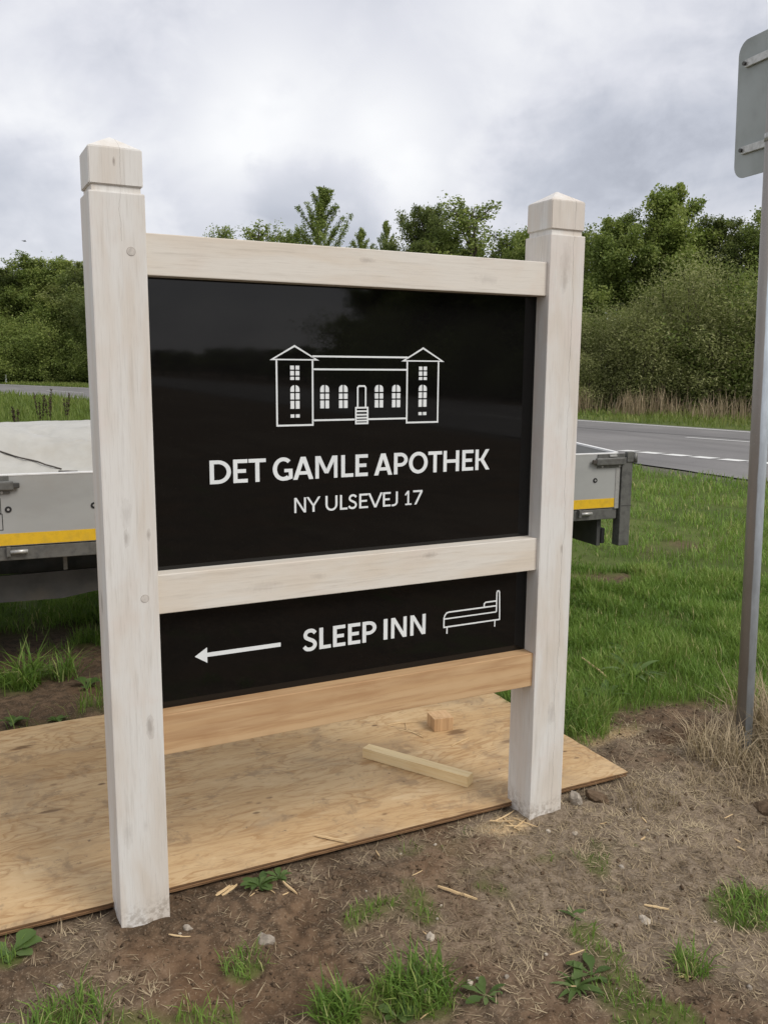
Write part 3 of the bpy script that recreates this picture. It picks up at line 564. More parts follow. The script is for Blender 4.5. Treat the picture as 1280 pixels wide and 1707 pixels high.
# --- vinyl shapes: every piece a thin prism, pieces a hair apart in depth so none are coplanar
class Vinyl:
    def __init__(s): s.V = []; s.F = []; s.i = 0
    def poly(s, pts):
        d = PY - .0004 - .00006 * s.i; s.i += 1; b = len(s.V); n = len(pts)
        s.V += [(q[0], d, q[1]) for q in pts] + [(q[0], PY + .0005, q[1]) for q in pts]
        s.F.append(list(range(b, b + n))); s.F += [[b + j, b + (j + 1) % n, b + n + (j + 1) % n, b + n + j] for j in range(n)]
    def rect(s, x0, z0, x1, z1): s.poly([(x0, z0), (x1, z0), (x1, z1), (x0, z1)])
    def band(s, outer, inner):          # quad strip between two polylines, one depth
        d = PY - .0004 - .00006 * s.i; s.i += 1; b = len(s.V); n = len(outer)
        s.V += [(q[0], d, q[1]) for q in outer] + [(q[0], d, q[1]) for q in inner]
        for j in range(n - 1): s.F.append([b + j, b + j + 1, b + n + j + 1, b + n + j])
    def arc(s, cx, cz, rx, rz, tx, tz, a0, a1, n=20):
        A = [math.radians(a0 + (a1 - a0) * j / n) for j in range(n + 1)]
        s.band([(cx + rx * math.cos(a), cz + rz * math.sin(a)) for a in A], [(cx + (rx - tx) * math.cos(a), cz + (rz - tz) * math.sin(a)) for a in A])
    def path(s, pts, w, closed=False):  # mitred stroke
        P_ = [Vector(q) for q in pts]; n = len(P_); O, I = [], []
        for j in range(n):
            a = P_[j - 1] if (j > 0 or closed) else None; c_ = P_[(j + 1) % n] if (j < n - 1 or closed) else None
            t0 = (P_[j] - a).normalized() if a is not None else None; t1 = (c_ - P_[j]).normalized() if c_ is not None else None
            t0 = t0 if t0 is not None else t1; t1 = t1 if t1 is not None else t0
            n0 = Vector((-t0.y, t0.x)); n1_ = Vector((-t1.y, t1.x)); mm = (n0 + n1_).normalized(); l = w / 2 / max(.35, mm.dot(n0))
            O.append(tuple(P_[j] + mm * l)); I.append(tuple(P_[j] - mm * l))
        if closed: O.append(O[0]); I.append(I[0])
        s.band(O, I)
    def obj(s, name, parent):
        me_ = bpy.data.meshes.new(name); me_.from_pydata(s.V, [], s.F); return link(name, me_, MAT['vinyl'], parent)
def glyph(ch, x0, x1, z0, z1, tw, parent):
    """one capital, drawn as a heavy humanist sans inside its box; tw = stem width over height"""
    g = Vinyl(); hh = z1 - z0; w = x1 - x0; t = tw * hh; h = tw * .86 * hh
    X = lambda a: x0 + a * w
    Z = lambda a: z0 + a * hh
    def diag(xa, za, xb, zb, tt): g.poly([(xa, za), (xa + tt, za), (xb + tt, zb), (xb, zb)])
    if ch == 'D':
        g.rect(x0, z0, x0 + t, z1); cx = X(.38); g.rect(x0 + t, z1 - h, cx, z1); g.rect(x0 + t, z0, cx, z0 + h); g.arc(cx, Z(.5), x1 - cx, hh / 2, t, h, -90, 90)
    elif ch == 'E':
        g.rect(x0, z0, x0 + t, z1); g.rect(x0 + t, z1 - h, x1, z1); g.rect(x0 + t, z0, x1, z0 + h); g.rect(x0 + t, Z(.5) - h / 2, X(.88), Z(.5) + h / 2)
    elif ch == 'T': g.rect(x0, z1 - h, x1, z1); g.rect(X(.5) - t / 2, z0, X(.5) + t / 2, z1 - h)
    elif ch == 'L': g.rect(x0, z0, x0 + t, z1); g.rect(x0 + t, z0, x1, z0 + h)
    elif ch == 'H': g.rect(x0, z0, x0 + t, z1); g.rect(x1 - t, z0, x1, z1); g.rect(x0 + t, Z(.5) - h / 2, x1 - t, Z(.5) + h / 2)
    elif ch == 'I': g.rect(x0, z0, x1, z1)
    elif ch == 'A':
        tt = t * 1.10; am = t * .62
        diag(x0, z0, X(.5) - am, z1, tt); g.poly([(x1 - tt, z0), (x1, z0), (X(.5) + am, z1), (X(.5) + am - tt, z1)]); g.rect(X(.24), Z(.215), X(.76), Z(.215) + h * .92)
    elif ch == 'V':
        tt = t * 1.08; am = t * .56; diag(X(.5) - am, z0, x0, z1, tt); g.poly([(X(.5) + am - tt, z0), (X(.5) + am, z0), (x1, z1), (x1 - tt, z1)])
    elif ch == 'M':
        s_ = t * .92; g.rect(x0, z0, x0 + s_, z1); g.rect(x1 - s_, z0, x1, z1); dd = t * 1.15
        g.poly([(x0 + s_ * .2, z1), (x0 + s_ * .2 + dd, z1), (X(.5) + dd * .42, Z(.22)), (X(.5) - dd * .42, Z(.22))]); g.poly([(x1 - s_ * .2 - dd, z1), (x1 - s_ * .2, z1), (X(.5) + dd * .42, Z(.22)), (X(.5) - dd * .42, Z(.22))])
    elif ch == 'N':
        s_ = t * .92; g.rect(x0, z0, x0 + s_, z1); g.rect(x1 - s_, z0, x1, z1); g.poly([(x0 + s_ * .05, z1), (x0 + s_ * 1.15, z1), (x1 - s_ * .05, z0), (x1 - s_ * 1.15, z0)])
    elif ch == 'P':
        g.rect(x0, z0, x0 + t, z1); cx = X(.45); zb = Z(.355); g.rect(x0 + t, z1 - h, cx, z1); g.rect(x0 + t, zb, cx, zb + h); g.arc(cx, (z1 + zb) / 2, x1 - cx, (z1 - zb) / 2, t, h, -90, 90)
    elif ch == 'O': g.arc(X(.5), Z(.5), w / 2, hh * .512, t * 1.04, h * 1.04, 0, 360, 40)
    elif ch == 'G':
        g.arc(X(.53), Z(.5), w * .53, hh * .512, t * 1.04, h * 1.04, 46, 306, 34); g.rect(x1 - t * .95, Z(.06), x1, Z(.50)); g.rect(X(.58), Z(.50) - h * .9, x1 - t * .95, Z(.50))
        g.poly([(X(.53), Z(-.012)), (X(.72), Z(.0)), (x1, Z(.07)), (x1 - t * .95, Z(.17)), (X(.62), Z(.135))])
    elif ch == 'K':
        g.rect(x0, z0, x0 + t, z1); tt = t * 1.12
        g.poly([(x0 + t, Z(.44)), (x0 + t + t * .35, Z(.44)), (x0 + t + t * .75, Z(.56)), (x0 + t, Z(.56))]); diag(X(.32), Z(.50), x1 - tt - .002, z1, tt); g.poly([(x1 - tt, z0), (x1 + t * .04, z0), (X(.32) + tt * .9, Z(.56)), (X(.32), Z(.5))])
    elif ch == 'Y':
        tt = t * 1.08; zm = Z(.40); g.rect(X(.5) - t / 2, z0, X(.5) + t / 2, zm); g.poly([(X(.5) - t / 2, zm), (X(.5) + t * .5, zm), (x0 + tt, z1), (x0, z1)]); g.poly([(X(.5) - t / 2, zm), (X(.5) + t / 2, zm), (x1, z1), (x1 - tt, z1)])
    elif ch == 'U':
        rz = hh * .40; g.rect(x0, z0 + rz, x0 + t, z1); g.rect(x1 - t, z0 + rz, x1, z1); g.arc(X(.5), z0 + rz, w / 2, rz + hh * .012, t, h, 180, 360)
    elif ch == 'J':
        rz = hh * .30; g.rect(x1 - t, z0 + rz, x1, z1); g.arc(x1 - w * .68, z0 + rz, w * .68, rz + hh * .012, t, h, 248, 360)
    elif ch == 'S':
        c_ = [(.88, .80), (.72, .905), (.50, .935), (.27, .89), (.155, .76), (.21, .625), (.45, .53), (.70, .445), (.84, .335), (.83, .20), (.68, .095), (.44, .065), (.22, .10), (.06, .215)]
        cr = []
        for j in range(len(c_) - 1):
            P0, P1, P2, P3 = (Vector(c_[max(0, min(len(c_) - 1, q_))]) for q_ in (j - 1, j, j + 1, j + 2))
            for s_ in range(4):
                q_ = s_ / 4; cr.append(.5 * ((2 * P1) + (P2 - P0) * q_ + (2 * P0 - 5 * P1 + 4 * P2 - P3) * q_ ** 2 + (3 * P1 - P0 - 3 * P2 + P3) * q_ ** 3))
        cr.append(Vector(c_[-1])); g.path([(X(q_.x), Z(q_.y)) for q_ in cr], t * .93)
    elif ch == '1':
        g.rect(X(.5) - t * .45, z0 + h * .8, X(.5) + t * .45, z1); g.rect(X(.06), z0, x1, z0 + h * .8); g.poly([(x0, Z(.76)), (X(.10), Z(.66)), (X(.5) - t * .1, Z(.86)), (X(.5) + t * .2, z1), (X(.5) - t * .40, z1)])
    elif ch == '7': g.rect(x0, z1 - h, x1, z1); g.poly([(X(.14), z0), (X(.14) + t * 1.12, z0), (x1, z1 - h), (x1 - t * 1.16, z1 - h)])
    o = g.obj('letter', parent); o['label'] = 'white vinyl character ' + ch; return o
T1 = [('D', .3094, .3721), ('E', .3789, .4223), ('T', .4254, .4781), ('G', .4993, .5615), ('A', .5631, .6282), ('M', .6348, .7075), ('L', .7202, .7612), ('E', .7681, .8107), ('A', .8326, .8958), ('P', .9021, .9511), ('O', .9557, 1.0242), ('T', 1.0261, 1.077), ('H', 1.0828, 1.1424), ('E', 1.1541, 1.1973), ('K', 1.2052, 1.2611)]
for ch, a, b in T1: glyph(ch, a, b, 1.2812, 1.3494, .185, panel1)
T2 = [('N', .566, .6036), ('Y', .6053, .6509), ('U', .6676, .7074), ('L', .7159, .7416), ('S', .7442, .7745), ('E', .7815, .8121), ('V', .8121, .8627), ('E', .8640, .8915), ('J', .8924, .9169), ('1', .9425, .9670), ('7', .9722, 1.0065)]
for ch, a, b in T2: glyph(ch, a, b, 1.1802, 1.2262, .150, panel1)
T3 = [('S', .5915, .6372), ('L', .6452, .6844), ('E', .6916, .7343), ('E', .7434, .7867), ('P', .7942, .8439), ('I', .8700, .8842), ('N', .8973, .9545), ('N', .9682, 1.0257)]
for ch, a, b in T3: glyph(ch, a, b, .7420, .8110, .190, panel2)
# line drawing of the old house with two towers
e_ = Vinyl(); sw_ = .0052; hs = sw_ / 2
for a, b in ((.5122, .6300), (.9424, 1.0600)):
    e_.path([(a + hs, 1.634), (a + hs, 1.4415 + hs), (b - hs, 1.4415 + hs), (b - hs, 1.634)], sw_)
    mx = (a + b) / 2; e_.path([(a - .0115, 1.6362), (mx, 1.6757), (b + .0115, 1.6362)], sw_, True)
    for dx in (-.0142, .0022):
        for z0, z1 in ((1.6075, 1.6188), (1.5905, 1.6035), (1.5772, 1.5862), (1.5205, 1.5385), (1.4930, 1.5160), (1.4668, 1.4764)): e_.rect(mx + dx, z0, mx + dx + .0120, z1)
        sgn = 1 if dx < 0 else -1; xi = mx + dx + (.0120 if dx < 0 else 0)
        e_.poly([(xi, 1.5425)] + [(xi - sgn * .0120 * math.cos(q), 1.5495 + .0122 * math.sin(q)) for q in [math.pi / 2 * j / 6 for j in range(6, -1, -1)]] + [(xi - sgn * .0120, 1.5425)])
e_.rect(.6265, 1.6440, .9460, 1.6492); e_.rect(.630, 1.6060, .9424, 1.6112); e_.rect(.630, 1.4550, .7649, 1.4602); e_.rect(.8100, 1.4550, .9424, 1.4602)
for mx in (.6653, .7261, .8464, .9061):
    for dx in (-.0142, .0022):
        for z0, z1 in ((1.5205, 1.5365), (1.4930, 1.5160)): e_.rect(mx + dx, z0, mx + dx + .0120, z1)
        sgn = 1 if dx < 0 else -1; xi = mx + dx + (.0120 if dx < 0 else 0)
        e_.poly([(xi, 1.5410)] + [(xi - sgn * .0120 * math.cos(q), 1.5495 + .0125 * math.sin(q)) for q in [math.pi / 2 * j / 6 for j in range(6, -1, -1)]] + [(xi - sgn * .0120, 1.5410)])
e_.path([(.7735, 1.4950), (.7735, 1.5545), (.7775, 1.5588), (.7963, 1.5588), (.8003, 1.5545), (.8003, 1.4950)], sw_)
e_.path([(.7675, 1.4932), (.7675, 1.4454), (.8074, 1.4454), (.8074, 1.4932)], sw_, True)
for z in (1.4825, 1.4718, 1.4625, 1.4538): e_.rect(.7695, z - .0024, .8054, z + .0024)
o = e_.obj('house_emblem', panel1); o['label'] = 'white line drawing of an old house with two towers'
e_ = Vinyl(); e_.poly([(.2513, .7749), (.2885, .7509), (.2885, .7985)]); e_.rect(.2885, .7690, .5175, .7818); o = e_.obj('arrow', panel2); o['label'] = 'long white arrow pointing left'
e_ = Vinyl(); sw_ = .0050
e_.path([(1.0965, .7563), (1.0965, .7870), (1.1000, .7965), (1.1060, .8030), (1.1150, .8052), (1.3055, .8052)], sw_); e_.path([(1.0965, .7832), (1.3055, .7832)], sw_ * .9)
e_.path([(1.0940, .7545), (1.3200, .7545)], sw_); e_.path([(1.3060, .7832), (1.3060, .8520), (1.3085, .8570), (1.3140, .8570), (1.3170, .8520), (1.3195, .7832)], sw_); e_.path([(1.3195, .7860), (1.3200, .7520)], sw_)
e_.path([(1.3055, .8225), (1.2615, .8225), (1.2552, .8180), (1.2552, .8100), (1.2575, .8060)], sw_); e_.rect(1.1065, .7309, 1.1110, .7525); e_.rect(1.2985, .7309, 1.3030, .7525)
o = e_.obj('bed_emblem', panel2); o['label'] = 'white line drawing of a bed'

# ------------------------------------------------------------------ plywood, offcuts
SZ = .030
ply = thing('plywood_sheet', 'large tan plywood sheet lying on the ground under the sign', 'plywood')
bm = bmesh.new(); nxp, nyp = 60, 30; rg = np.random.default_rng(3)
def ply_xy(u, v_):
    x = PLY[0] + (PLY[1] - PLY[0]) * u; y = PLY[2] + (PLY[3] - PLY[2]) * v_
    y += -.02 * (u - .5) * (1 - v_) ; return x, y
def sheet(z, jit):
    vs_ = [[None] * (nyp + 1) for _ in range(nxp + 1)]
    for i in range(nxp + 1):
        for j in range(nyp + 1):
            x, y = ply_xy(i / nxp, j / nyp)
            if j == 0: y += rg.uniform(-jit, jit)
            if i == nxp: x += rg.uniform(-jit, jit)
            vs_[i][j] = bm.verts.new((x, y, z + .006 * (i / nxp - .5) ** 2))
    for i in range(nxp):
        for j in range(nyp): bm.faces.new((vs_[i][j], vs_[i + 1][j], vs_[i + 1][j + 1], vs_[i][j + 1]))
sheet(SZ, .002); from_bm('face_veneer', bm, MAT['ply'], ply)
bm = bmesh.new()
ring = [(i / nxp, 0) for i in range(nxp)] + [(1, j / nyp) for j in range(nyp)] + [(1 - i / nxp, 1) for i in range(nxp)] + [(0, 1 - j / nyp) for j in range(nyp)]
lay = []
for q_, z in enumerate((SZ - .0008, SZ - .006, SZ - .0065, SZ - .012, SZ - .0125, SZ - .019)):
    row = []
    for (u, v_) in ring:
        x, y = ply_xy(u, v_); ins = (.0015, .0008, .004, .003, .001, .002)[q_] + rg.uniform(0, .0022)
        cx_, cy_ = (.5, .86)
        if v_ == 0: y += ins
        if u == 1: x -= ins
        if v_ == 1: y -= ins
        if u == 0: x += ins
        row.append(bm.verts.new((x, y, z + .006 * (u - .5) ** 2)))
    lay.append(row)
for a, b in zip(lay, lay[1:]):
    for i in range(len(ring)): j = (i + 1) % len(ring); bm.faces.new((a[i], b[i], b[j], a[j]))
bm.faces.new(lay[-1])
from_bm('ply_core', bm, MAT['ply_edge'], ply)
blk = box('wood_block', (-.045, .045, -.045, .045, 0, .058), MAT['block'], None, .0015); blk.location = (1.535, .815, SZ + .0012); blk.rotation_euler = (0, 0, math.radians(-9))
tag(blk, 'small sawn cube offcut lying on the plywood sheet', 'wood offcut')
bat = box('wood_batten', (-.240, .240, -.024, .024, 0, .042), MAT['pine'], None, .001); a_ = math.atan2(.28 - .68, 1.35 - 1.11); bat.location = (1.235, .49, SZ + .0012); bat.rotation_euler = (0, 0, a_)
tag(bat, 'pale new pine batten lying askew on the plywood sheet', 'batten')
def splinter(a, b, w, z, label, group, th=None, mat='chip'):
    a, b = Vector(a), Vector(b); L = (b - a).length; n = 6; V = []; F = []; th = th or w * .45; bend = random.uniform(-.03, .03) * L
    for i in range(n + 1):
        q_ = i / n; ww = w * (.25 + .75 * math.sin(math.pi * min(1, q_ * .9 + .08)) ** .6) * .5; x = (q_ - .5) * L; yo = bend * math.sin(math.pi * q_) + random.uniform(-.06, .06) * w; zo = random.uniform(0, .35) * th
        V += [(x, yo - ww, zo), (x, yo + ww, zo), (x, yo + ww * .6, zo + th), (x, yo - ww * .6, zo + th)]
    for i in range(n):
        o = i * 4
        for j in range(4): F.append((o + j, o + (j + 1) % 4, o + 4 + (j + 1) % 4, o + 4 + j))
    F += [(3, 2, 1, 0), (n * 4, n * 4 + 1, n * 4 + 2, n * 4 + 3)]
    me_ = bpy.data.meshes.new('wood_splinter'); me_.from_pydata(V, [], F); o = link('wood_splinter', me_, MAT[mat]); c_ = (a + b) / 2
    zz = float(max(H(a.x, a.y), H(b.x, b.y), H(c_.x, c_.y))) if z is None else z
    o.location = (c_.x, c_.y, zz + .001); o.rotation_euler = (0, 0, math.atan2(b.y - a.y, b.x - a.x)); return tag(o, label, 'wood splinter', group)
splinter((.936, -.199), (1.009, -.312), .011, None, 'long pale wood splinter alone on the bare soil before the plywood', None)
splinter((1.45, -.562), (1.501, -.614), .008, None, 'short pale splinter beside the grey stone on dry grass', None)
splinter((2.674, 1.237), (2.59, .934), .011, .055, 'pale sliver of wood lying in the green grass behind the right post', None)
splinter((.681, .20), (.767, .105), .010, SZ + .003, 'pale splinter lying across the front edge of the plywood', None)
splinter((1.475, .616), (1.584, .656), .007, SZ + .001, 'thin splinter on the plywood near the pale batten', None)
SH = 'thin wood shaving among others behind the cube offcut on the plywood'
for a, b in (((1.37, .94), (1.47, .90)), ((1.35, .87), (1.42, .78)), ((1.38, .86), (1.41, .74)), ((1.33, .93), (1.40, .93)), ((1.42, .93), (1.38, .84))): splinter(a, b, .005, SZ + .001, SH, 'shavings by the cube offcut')
SP = 'pale wood splinter in the loose pile at the foot of the right post'
for a, b in (((1.32, .05), (1.42, .08)), ((1.33, .01), (1.40, -.03)), ((1.36, .06), (1.36, -.04)), ((1.30, .06), (1.38, .02)), ((1.39, .04), (1.43, -.05)), ((1.35, -.02), (1.42, .01))): splinter(a, b, .006, None, SP, 'splinters at the right post')
SL = 'pale wood splinter by the plywood edge right of the left post'
for a, b in (((.30, .07), (.36, .09)), ((.31, .05), (.37, .085)), ((.29, .045), (.345, .08)), ((.50, .02), (.515, -.06))): splinter(a, b, .009, None, SL, 'splinters at the left post')
SG = 'small dry splinter scattered over the bare soil'
for _ in range(34):
    x, y = random.uniform(-.1, 2.3), random.uniform(-.85, .05); L = random.uniform(.02, .055); an = random.uniform(0, 6.28)
    if -.02 < x < .16 or 1.41 < x < 1.59: y = min(y, -.10)
    splinter((x, y), (x + L * math.cos(an), y + L * math.sin(an)), random.uniform(.003, .006), None, SG, 'splinters scattered on the soil')

# ------------------------------------------------------------------ stones and clods
def stone(x, y, s, label, group=None, mat='stone', name='stone', flat=.6, cat='stone'):
    bm = bmesh.new(); bmesh.ops.create_icosphere(bm, subdivisions=2, radius=1.0); o_ = Vector((random.uniform(0, 50),) * 3)
    from mathutils import noise as mn
    for v_ in bm.verts:
        n_ = mn.noise(v_.co * 1.3 + o_) * .45 + mn.noise(v_.co * 3 + o_) * .15; v_.co *= (1 + n_); v_.co = Vector((v_.co.x * s, v_.co.y * s * random.uniform(.74, .78), v_.co.z * s * flat))
    o = from_bm(name, bm, MAT[mat]); o.location = (x, y, float(H(x, y)) + s * flat * .30); o.rotation_euler = (random.uniform(-.3, .3), random.uniform(-.3, .3), random.uniform(0, 6.28)); return tag(o, label, cat, group)
stone(.361, -.212, .026, 'flat pale stone on the soil right of the left post', None, 'stone', flat=.5)
stone(1.668, .036, .030, 'round grey stone against the plywood right of the right post', None, 'stone', flat=.85)
stone(1.533, -.128, .013, 'white pebble on the soil in front of the right post', None, 'stone_w')
stone(.789, -.407, .017, 'pale stone on the reddish soil between the posts', None, 'stone_w')
stone(.175, -.062, .014, 'stone pressed to the right foot of the left post', None, 'stone')
stone(1.40, -.62, .022, 'flat grey stone beside a small green leaf on dry grass', None, 'stone_w', flat=.4)
stone(1.76, .02, .045, 'brown clod of earth right of the right post', None, 'clod', 'earth_clod', .5, 'clod')
stone(2.30, -.31, .055, 'dark clod of earth at the burrow in the dry grass', None, 'clod', 'earth_clod', .6, 'clod')
for _ in range(26):
    x, y = random.uniform(-.2, 1.9), random.uniform(-1.0, .02)
    if -.03 < x < .17 or 1.40 < x < 1.60: y = min(y, -.08)
    stone(x, y, random.choice((.005, .006, .008, .010)), 'small pale pebble scattered on the bare soil', 'pebbles on the soil', random.choice(('stone_w', 'stone_w', 'stone')), 'pebble', .7, 'pebble')

# ------------------------------------------------------------------ trailer
TA = math.radians(-4.5)
tr = thing('flatbed_trailer', 'grey flatbed trailer with yellow tape parked behind the sign', 'trailer', (3.475, 1.899, 0), TA)
LEN, WID = 5.15, 1.86; ZB, ZT = .740, 1.092
def tbox(name, d, mat, par=None, bev=.003, seg=2): return box(name, d, MAT[mat], par or tr, bev, seg)
joint = -3.80
for (xa, xb) in ((joint + .05, -.035), (-LEN, joint - .05)):
    sb = tbox('side_board', (xa, xb, 0, .025, ZB, ZT - .008), 'alu'); tbox('top_trim', (xa, xb, -.002, .027, ZT - .008, ZT), 'trim', sb, .0015)
    tbox('reflective_tape', (xa + .004, xb - .004, -.0016, .0002, ZB + .004, ZB + .062), 'tape', sb, 0); tbox('end_strip', (xb - .001, xb + .030, -.004, .022, ZB - .006, ZT - .01), 'steel_l', sb, .002)
    for xr in ((-.19, -.72, -1.25, -1.75, -2.25, -2.72, -3.19, -3.585) if xb > -1 else (-4.1, -4.6)):
        rv = cyl('tie_ring', (xr, -.003, .921), (xr, .004, .921), .0155, MAT['rubber'], sb); cyl('tie_stud', (xr, -.0055, .921), (xr, .002, .921), .0058, MAT['steel_l'], rv, n=12)
    for xr in ((-.335, -3.632) if xb > -1 else (-4.3, -5.0)):
        tbox('hinge_bracket', (xr + .028, xr + .046, -.016, .006, .690, .738), 'steel', sb, .002); cyl('hinge_pin', (xr + .045, -.010, .712), (xr + .125, -.010, .712), .0105, MAT['steel_l'], sb, n=12)
def latch(x, s):
    lt = tbox('latch', (min(x, x + s * .05), max(x, x + s * .05), -.020, .012, 1.030, 1.098), 'steel', None, .006, 3)
    a, b = sorted((x - s * .02, x - s * .235)); bmq = bmesh.new(); box_bm(bmq, a, b, -.030, -.006, 1.016, 1.062, .009, 3); from_bm('latch_handle', bmq, MAT['steel'], lt)
    a, b = sorted((x - s * .225, x - s * .262)); tbox('handle_tip', (a, b, -.026, -.010, 1.026, 1.052), 'dark_steel', lt, .005)
    a, b = sorted((x - s * .01, x - s * .215)); tbox('latch_plate', (a, b, -.007, .001, .998, 1.086), 'steel', lt, .002)
    a, b = sorted((x - s * .075, x - s * .13)); tbox('latch_tongue', (a, b, -.014, -.006, 1.066, 1.080), 'steel_l', lt, .003)
    cyl('latch_pivot', (x + s * .062, -.012, 1.025), (x + s * .062, -.012, 1.090), .017, MAT['steel'], lt, n=14)
    for xx in (.05, .18): cyl('latch_bolt', (x - s * xx, -.010, 1.006), (x - s * xx, -.004, 1.006), .007, MAT['steel_l'], lt, n=8)
latch(.035, 1); latch(joint + .01, -1)
for (px_, z0) in ((.0, .49), (joint - .045, .668), (-LEN - .085, .49)):
    cp = tbox('corner_post', (px_ + .004, px_ + .085, -.012, .060, z0, 1.06), 'steel', None, .005, 2); tbox('post_seam', (px_ + .012, px_ + .087, -.014, .055, .748, .754), 'dark_steel', cp, .001, 1)
for x0 in (.0, -LEN - .085): tbox('corner_post', (x0 + .004, x0 + .085, WID - .05, WID + .012, .49, 1.06), 'steel', None, .005)
sb = tbox('side_board', (-LEN, -.01, WID - .025, WID, ZB, ZT - .008), 'alu'); tbox('top_trim', (-LEN, -.01, WID - .027, WID + .002, ZT - .008, ZT), 'trim', sb, .0015)
def endboard(x0, rise):
    bm = bmesh.new(); V = []
    for (y, z) in ((.030, ZB), (WID - .03, ZB), (WID - .03, ZT - .008), (WID * .5, ZT - .008 + rise), (.030, ZT - .008)): V.append((bm.verts.new((x0, y, z)), bm.verts.new((x0 + .025, y, z))))
    n = len(V); bm.faces.new([q_[0] for q_ in V]); bm.faces.new([q_[1] for q_ in V][::-1])
    for i in range(n): bm.faces.new((V[i][0], V[i][1], V[(i + 1) % n][1], V[(i + 1) % n][0]))
    eb = from_bm('end_board', bm, MAT['alu'], tr)
    for (ya, za, yb, zb) in ((.030, ZT - .008, WID * .5, ZT - .008 + rise), (WID * .5, ZT - .008 + rise, WID - .03, ZT - .008)):
        bm = bmesh.new(); q = [bm.verts.new((x0 + dx, y_, z_ + dz)) for (y_, z_) in ((ya, za), (yb, zb)) for dx in (-.003, .028) for dz in (0, .011)]
        for fidx in ((0, 1, 3, 2), (4, 6, 7, 5), (0, 4, 5, 1), (2, 3, 7, 6), (1, 5, 7, 3), (0, 2, 6, 4)): bm.faces.new([q[j] for j in fidx])
        from_bm('top_trim', bm, MAT['trim'], eb)
endboard(-.03, .045); endboard(-LEN, .0)
tbox('deck', (-LEN + .02, -.02, .02, WID - .02, .715, .742), 'dark_steel', None, .002)
tbox('frame_beam', (-LEN, -.012, .006, .055, .667, .735), 'steel', None, .004); tbox('frame_beam', (-LEN, -.012, WID - .055, WID - .006, .667, .735), 'steel', None, .004)
for xx in (-.95, -1.85, -2.75, -4.4): tbox('cross_beam', (xx - .03, xx + .03, .06, WID - .06, .655, .713), 'dark_steel', None, .003)
tbox('chassis_rail', (-LEN, -.25, .45, .53, .50, .654), 'dark_steel', None, .003); tbox('chassis_rail', (-LEN, -.25, WID - .53, WID - .45, .50, .654), 'dark_steel', None, .003)
tbox('light_bar', (-.115, -.085, .06, WID - .06, .485, .666), 'under', None, .003); tbox('lamp', (-.086, -.06, .05, .16, .50, .60), 'rubber', None, .004)
tbox('pipe_bracket', (-3.345, -3.325, .10, .12, .58, .667), 'steel', None, .002)
# side guard with a raked end
bm = bmesh.new(); prof = [(-4.35, .415), (-3.355, .402), (-3.16, .432), (-2.9, .50), (-2.9, .555), (-4.35, .535)]; A = [bm.verts.new((x, .22, z)) for x, z in prof]; B = [bm.verts.new((x, .245, z)) for x, z in prof]
bm.faces.new(A); bm.faces.new(B[::-1])
for i in range(len(prof)): bm.faces.new((A[i], A[(i + 1) % len(prof)], B[(i + 1) % len(prof)], B[i]))
from_bm('side_guard', bm, MAT['under'], tr)
for wx in (-1.55, -2.25):
    for (y0, y1) in ((.10, .30), (WID - .30, WID - .10)):
        bm = bmesh.new(); prof = [(.17, 0), (.235, .0), (.285, .012), (.30, .04), (.30, .16), (.285, .188), (.235, .20), (.17, .20)]; n = 28; R_ = []
        for i in range(n):
            a = 2 * math.pi * i / n; R_.append([bm.verts.new((wx + rr * math.cos(a), y0 + yy, .30 + rr * math.sin(a))) for rr, yy in prof])
        for i in range(n):
            for j in range(len(prof) - 1):
                fc = bm.faces.new((R_[i][j], R_[(i + 1) % n][j], R_[(i + 1) % n][j + 1], R_[i][j + 1])); fc.smooth = True
        wh = from_bm('wheel', bm, MAT['rubber'], tr); cyl('rim', (wx, y0 + .03, .30), (wx, y1 - .03, .30), .172, MAT['rimm'], wh, n=24); cyl('hub', (wx, y0 + .012, .30), (wx, y1 - .012, .30), .05, MAT['steel'], wh, n=14)
    cyl('axle', (wx, .2, .30), (wx, WID - .2, .30), .03, MAT['dark_steel'], tr); tbox('axle_mount', (wx - .06, wx + .06, .44, .54, .32, .52), 'dark_steel', None, .004)
cyl('support_leg', (-4.9, .93, .0), (-4.9, .93, .52), .028, MAT['steel'], tr); tbox('drawbar', (-LEN - 1.3, -4.6, .88, .98, .50, .58), 'dark_steel', None, .004)
# weight plate stickers: outlined boxes on the side board
for (xa, xb, za, zb) in ((-3.645 + .0, -3.612, .820, .902), (-3.645, -3.617, .902, .978)):
    st = Vinyl(); w_ = .0035
    V = []; F = []
    for (a, b, c0, d0) in ((xa, xb, za, za + w_), (xa, xb, zb - w_, zb), (xb - w_, xb, za + w_, zb - w_)):
        o = len(V); V += [(a, -.0012, c0), (b, -.0012, c0), (b, -.0012, d0), (a, -.0012, d0)]; F.append((o, o + 1, o + 2, o + 3))
    me_ = bpy.data.meshes.new('outlined_sticker'); me_.from_pydata(V, [], F); link('outlined_sticker', me_, MAT['ink'], tr)
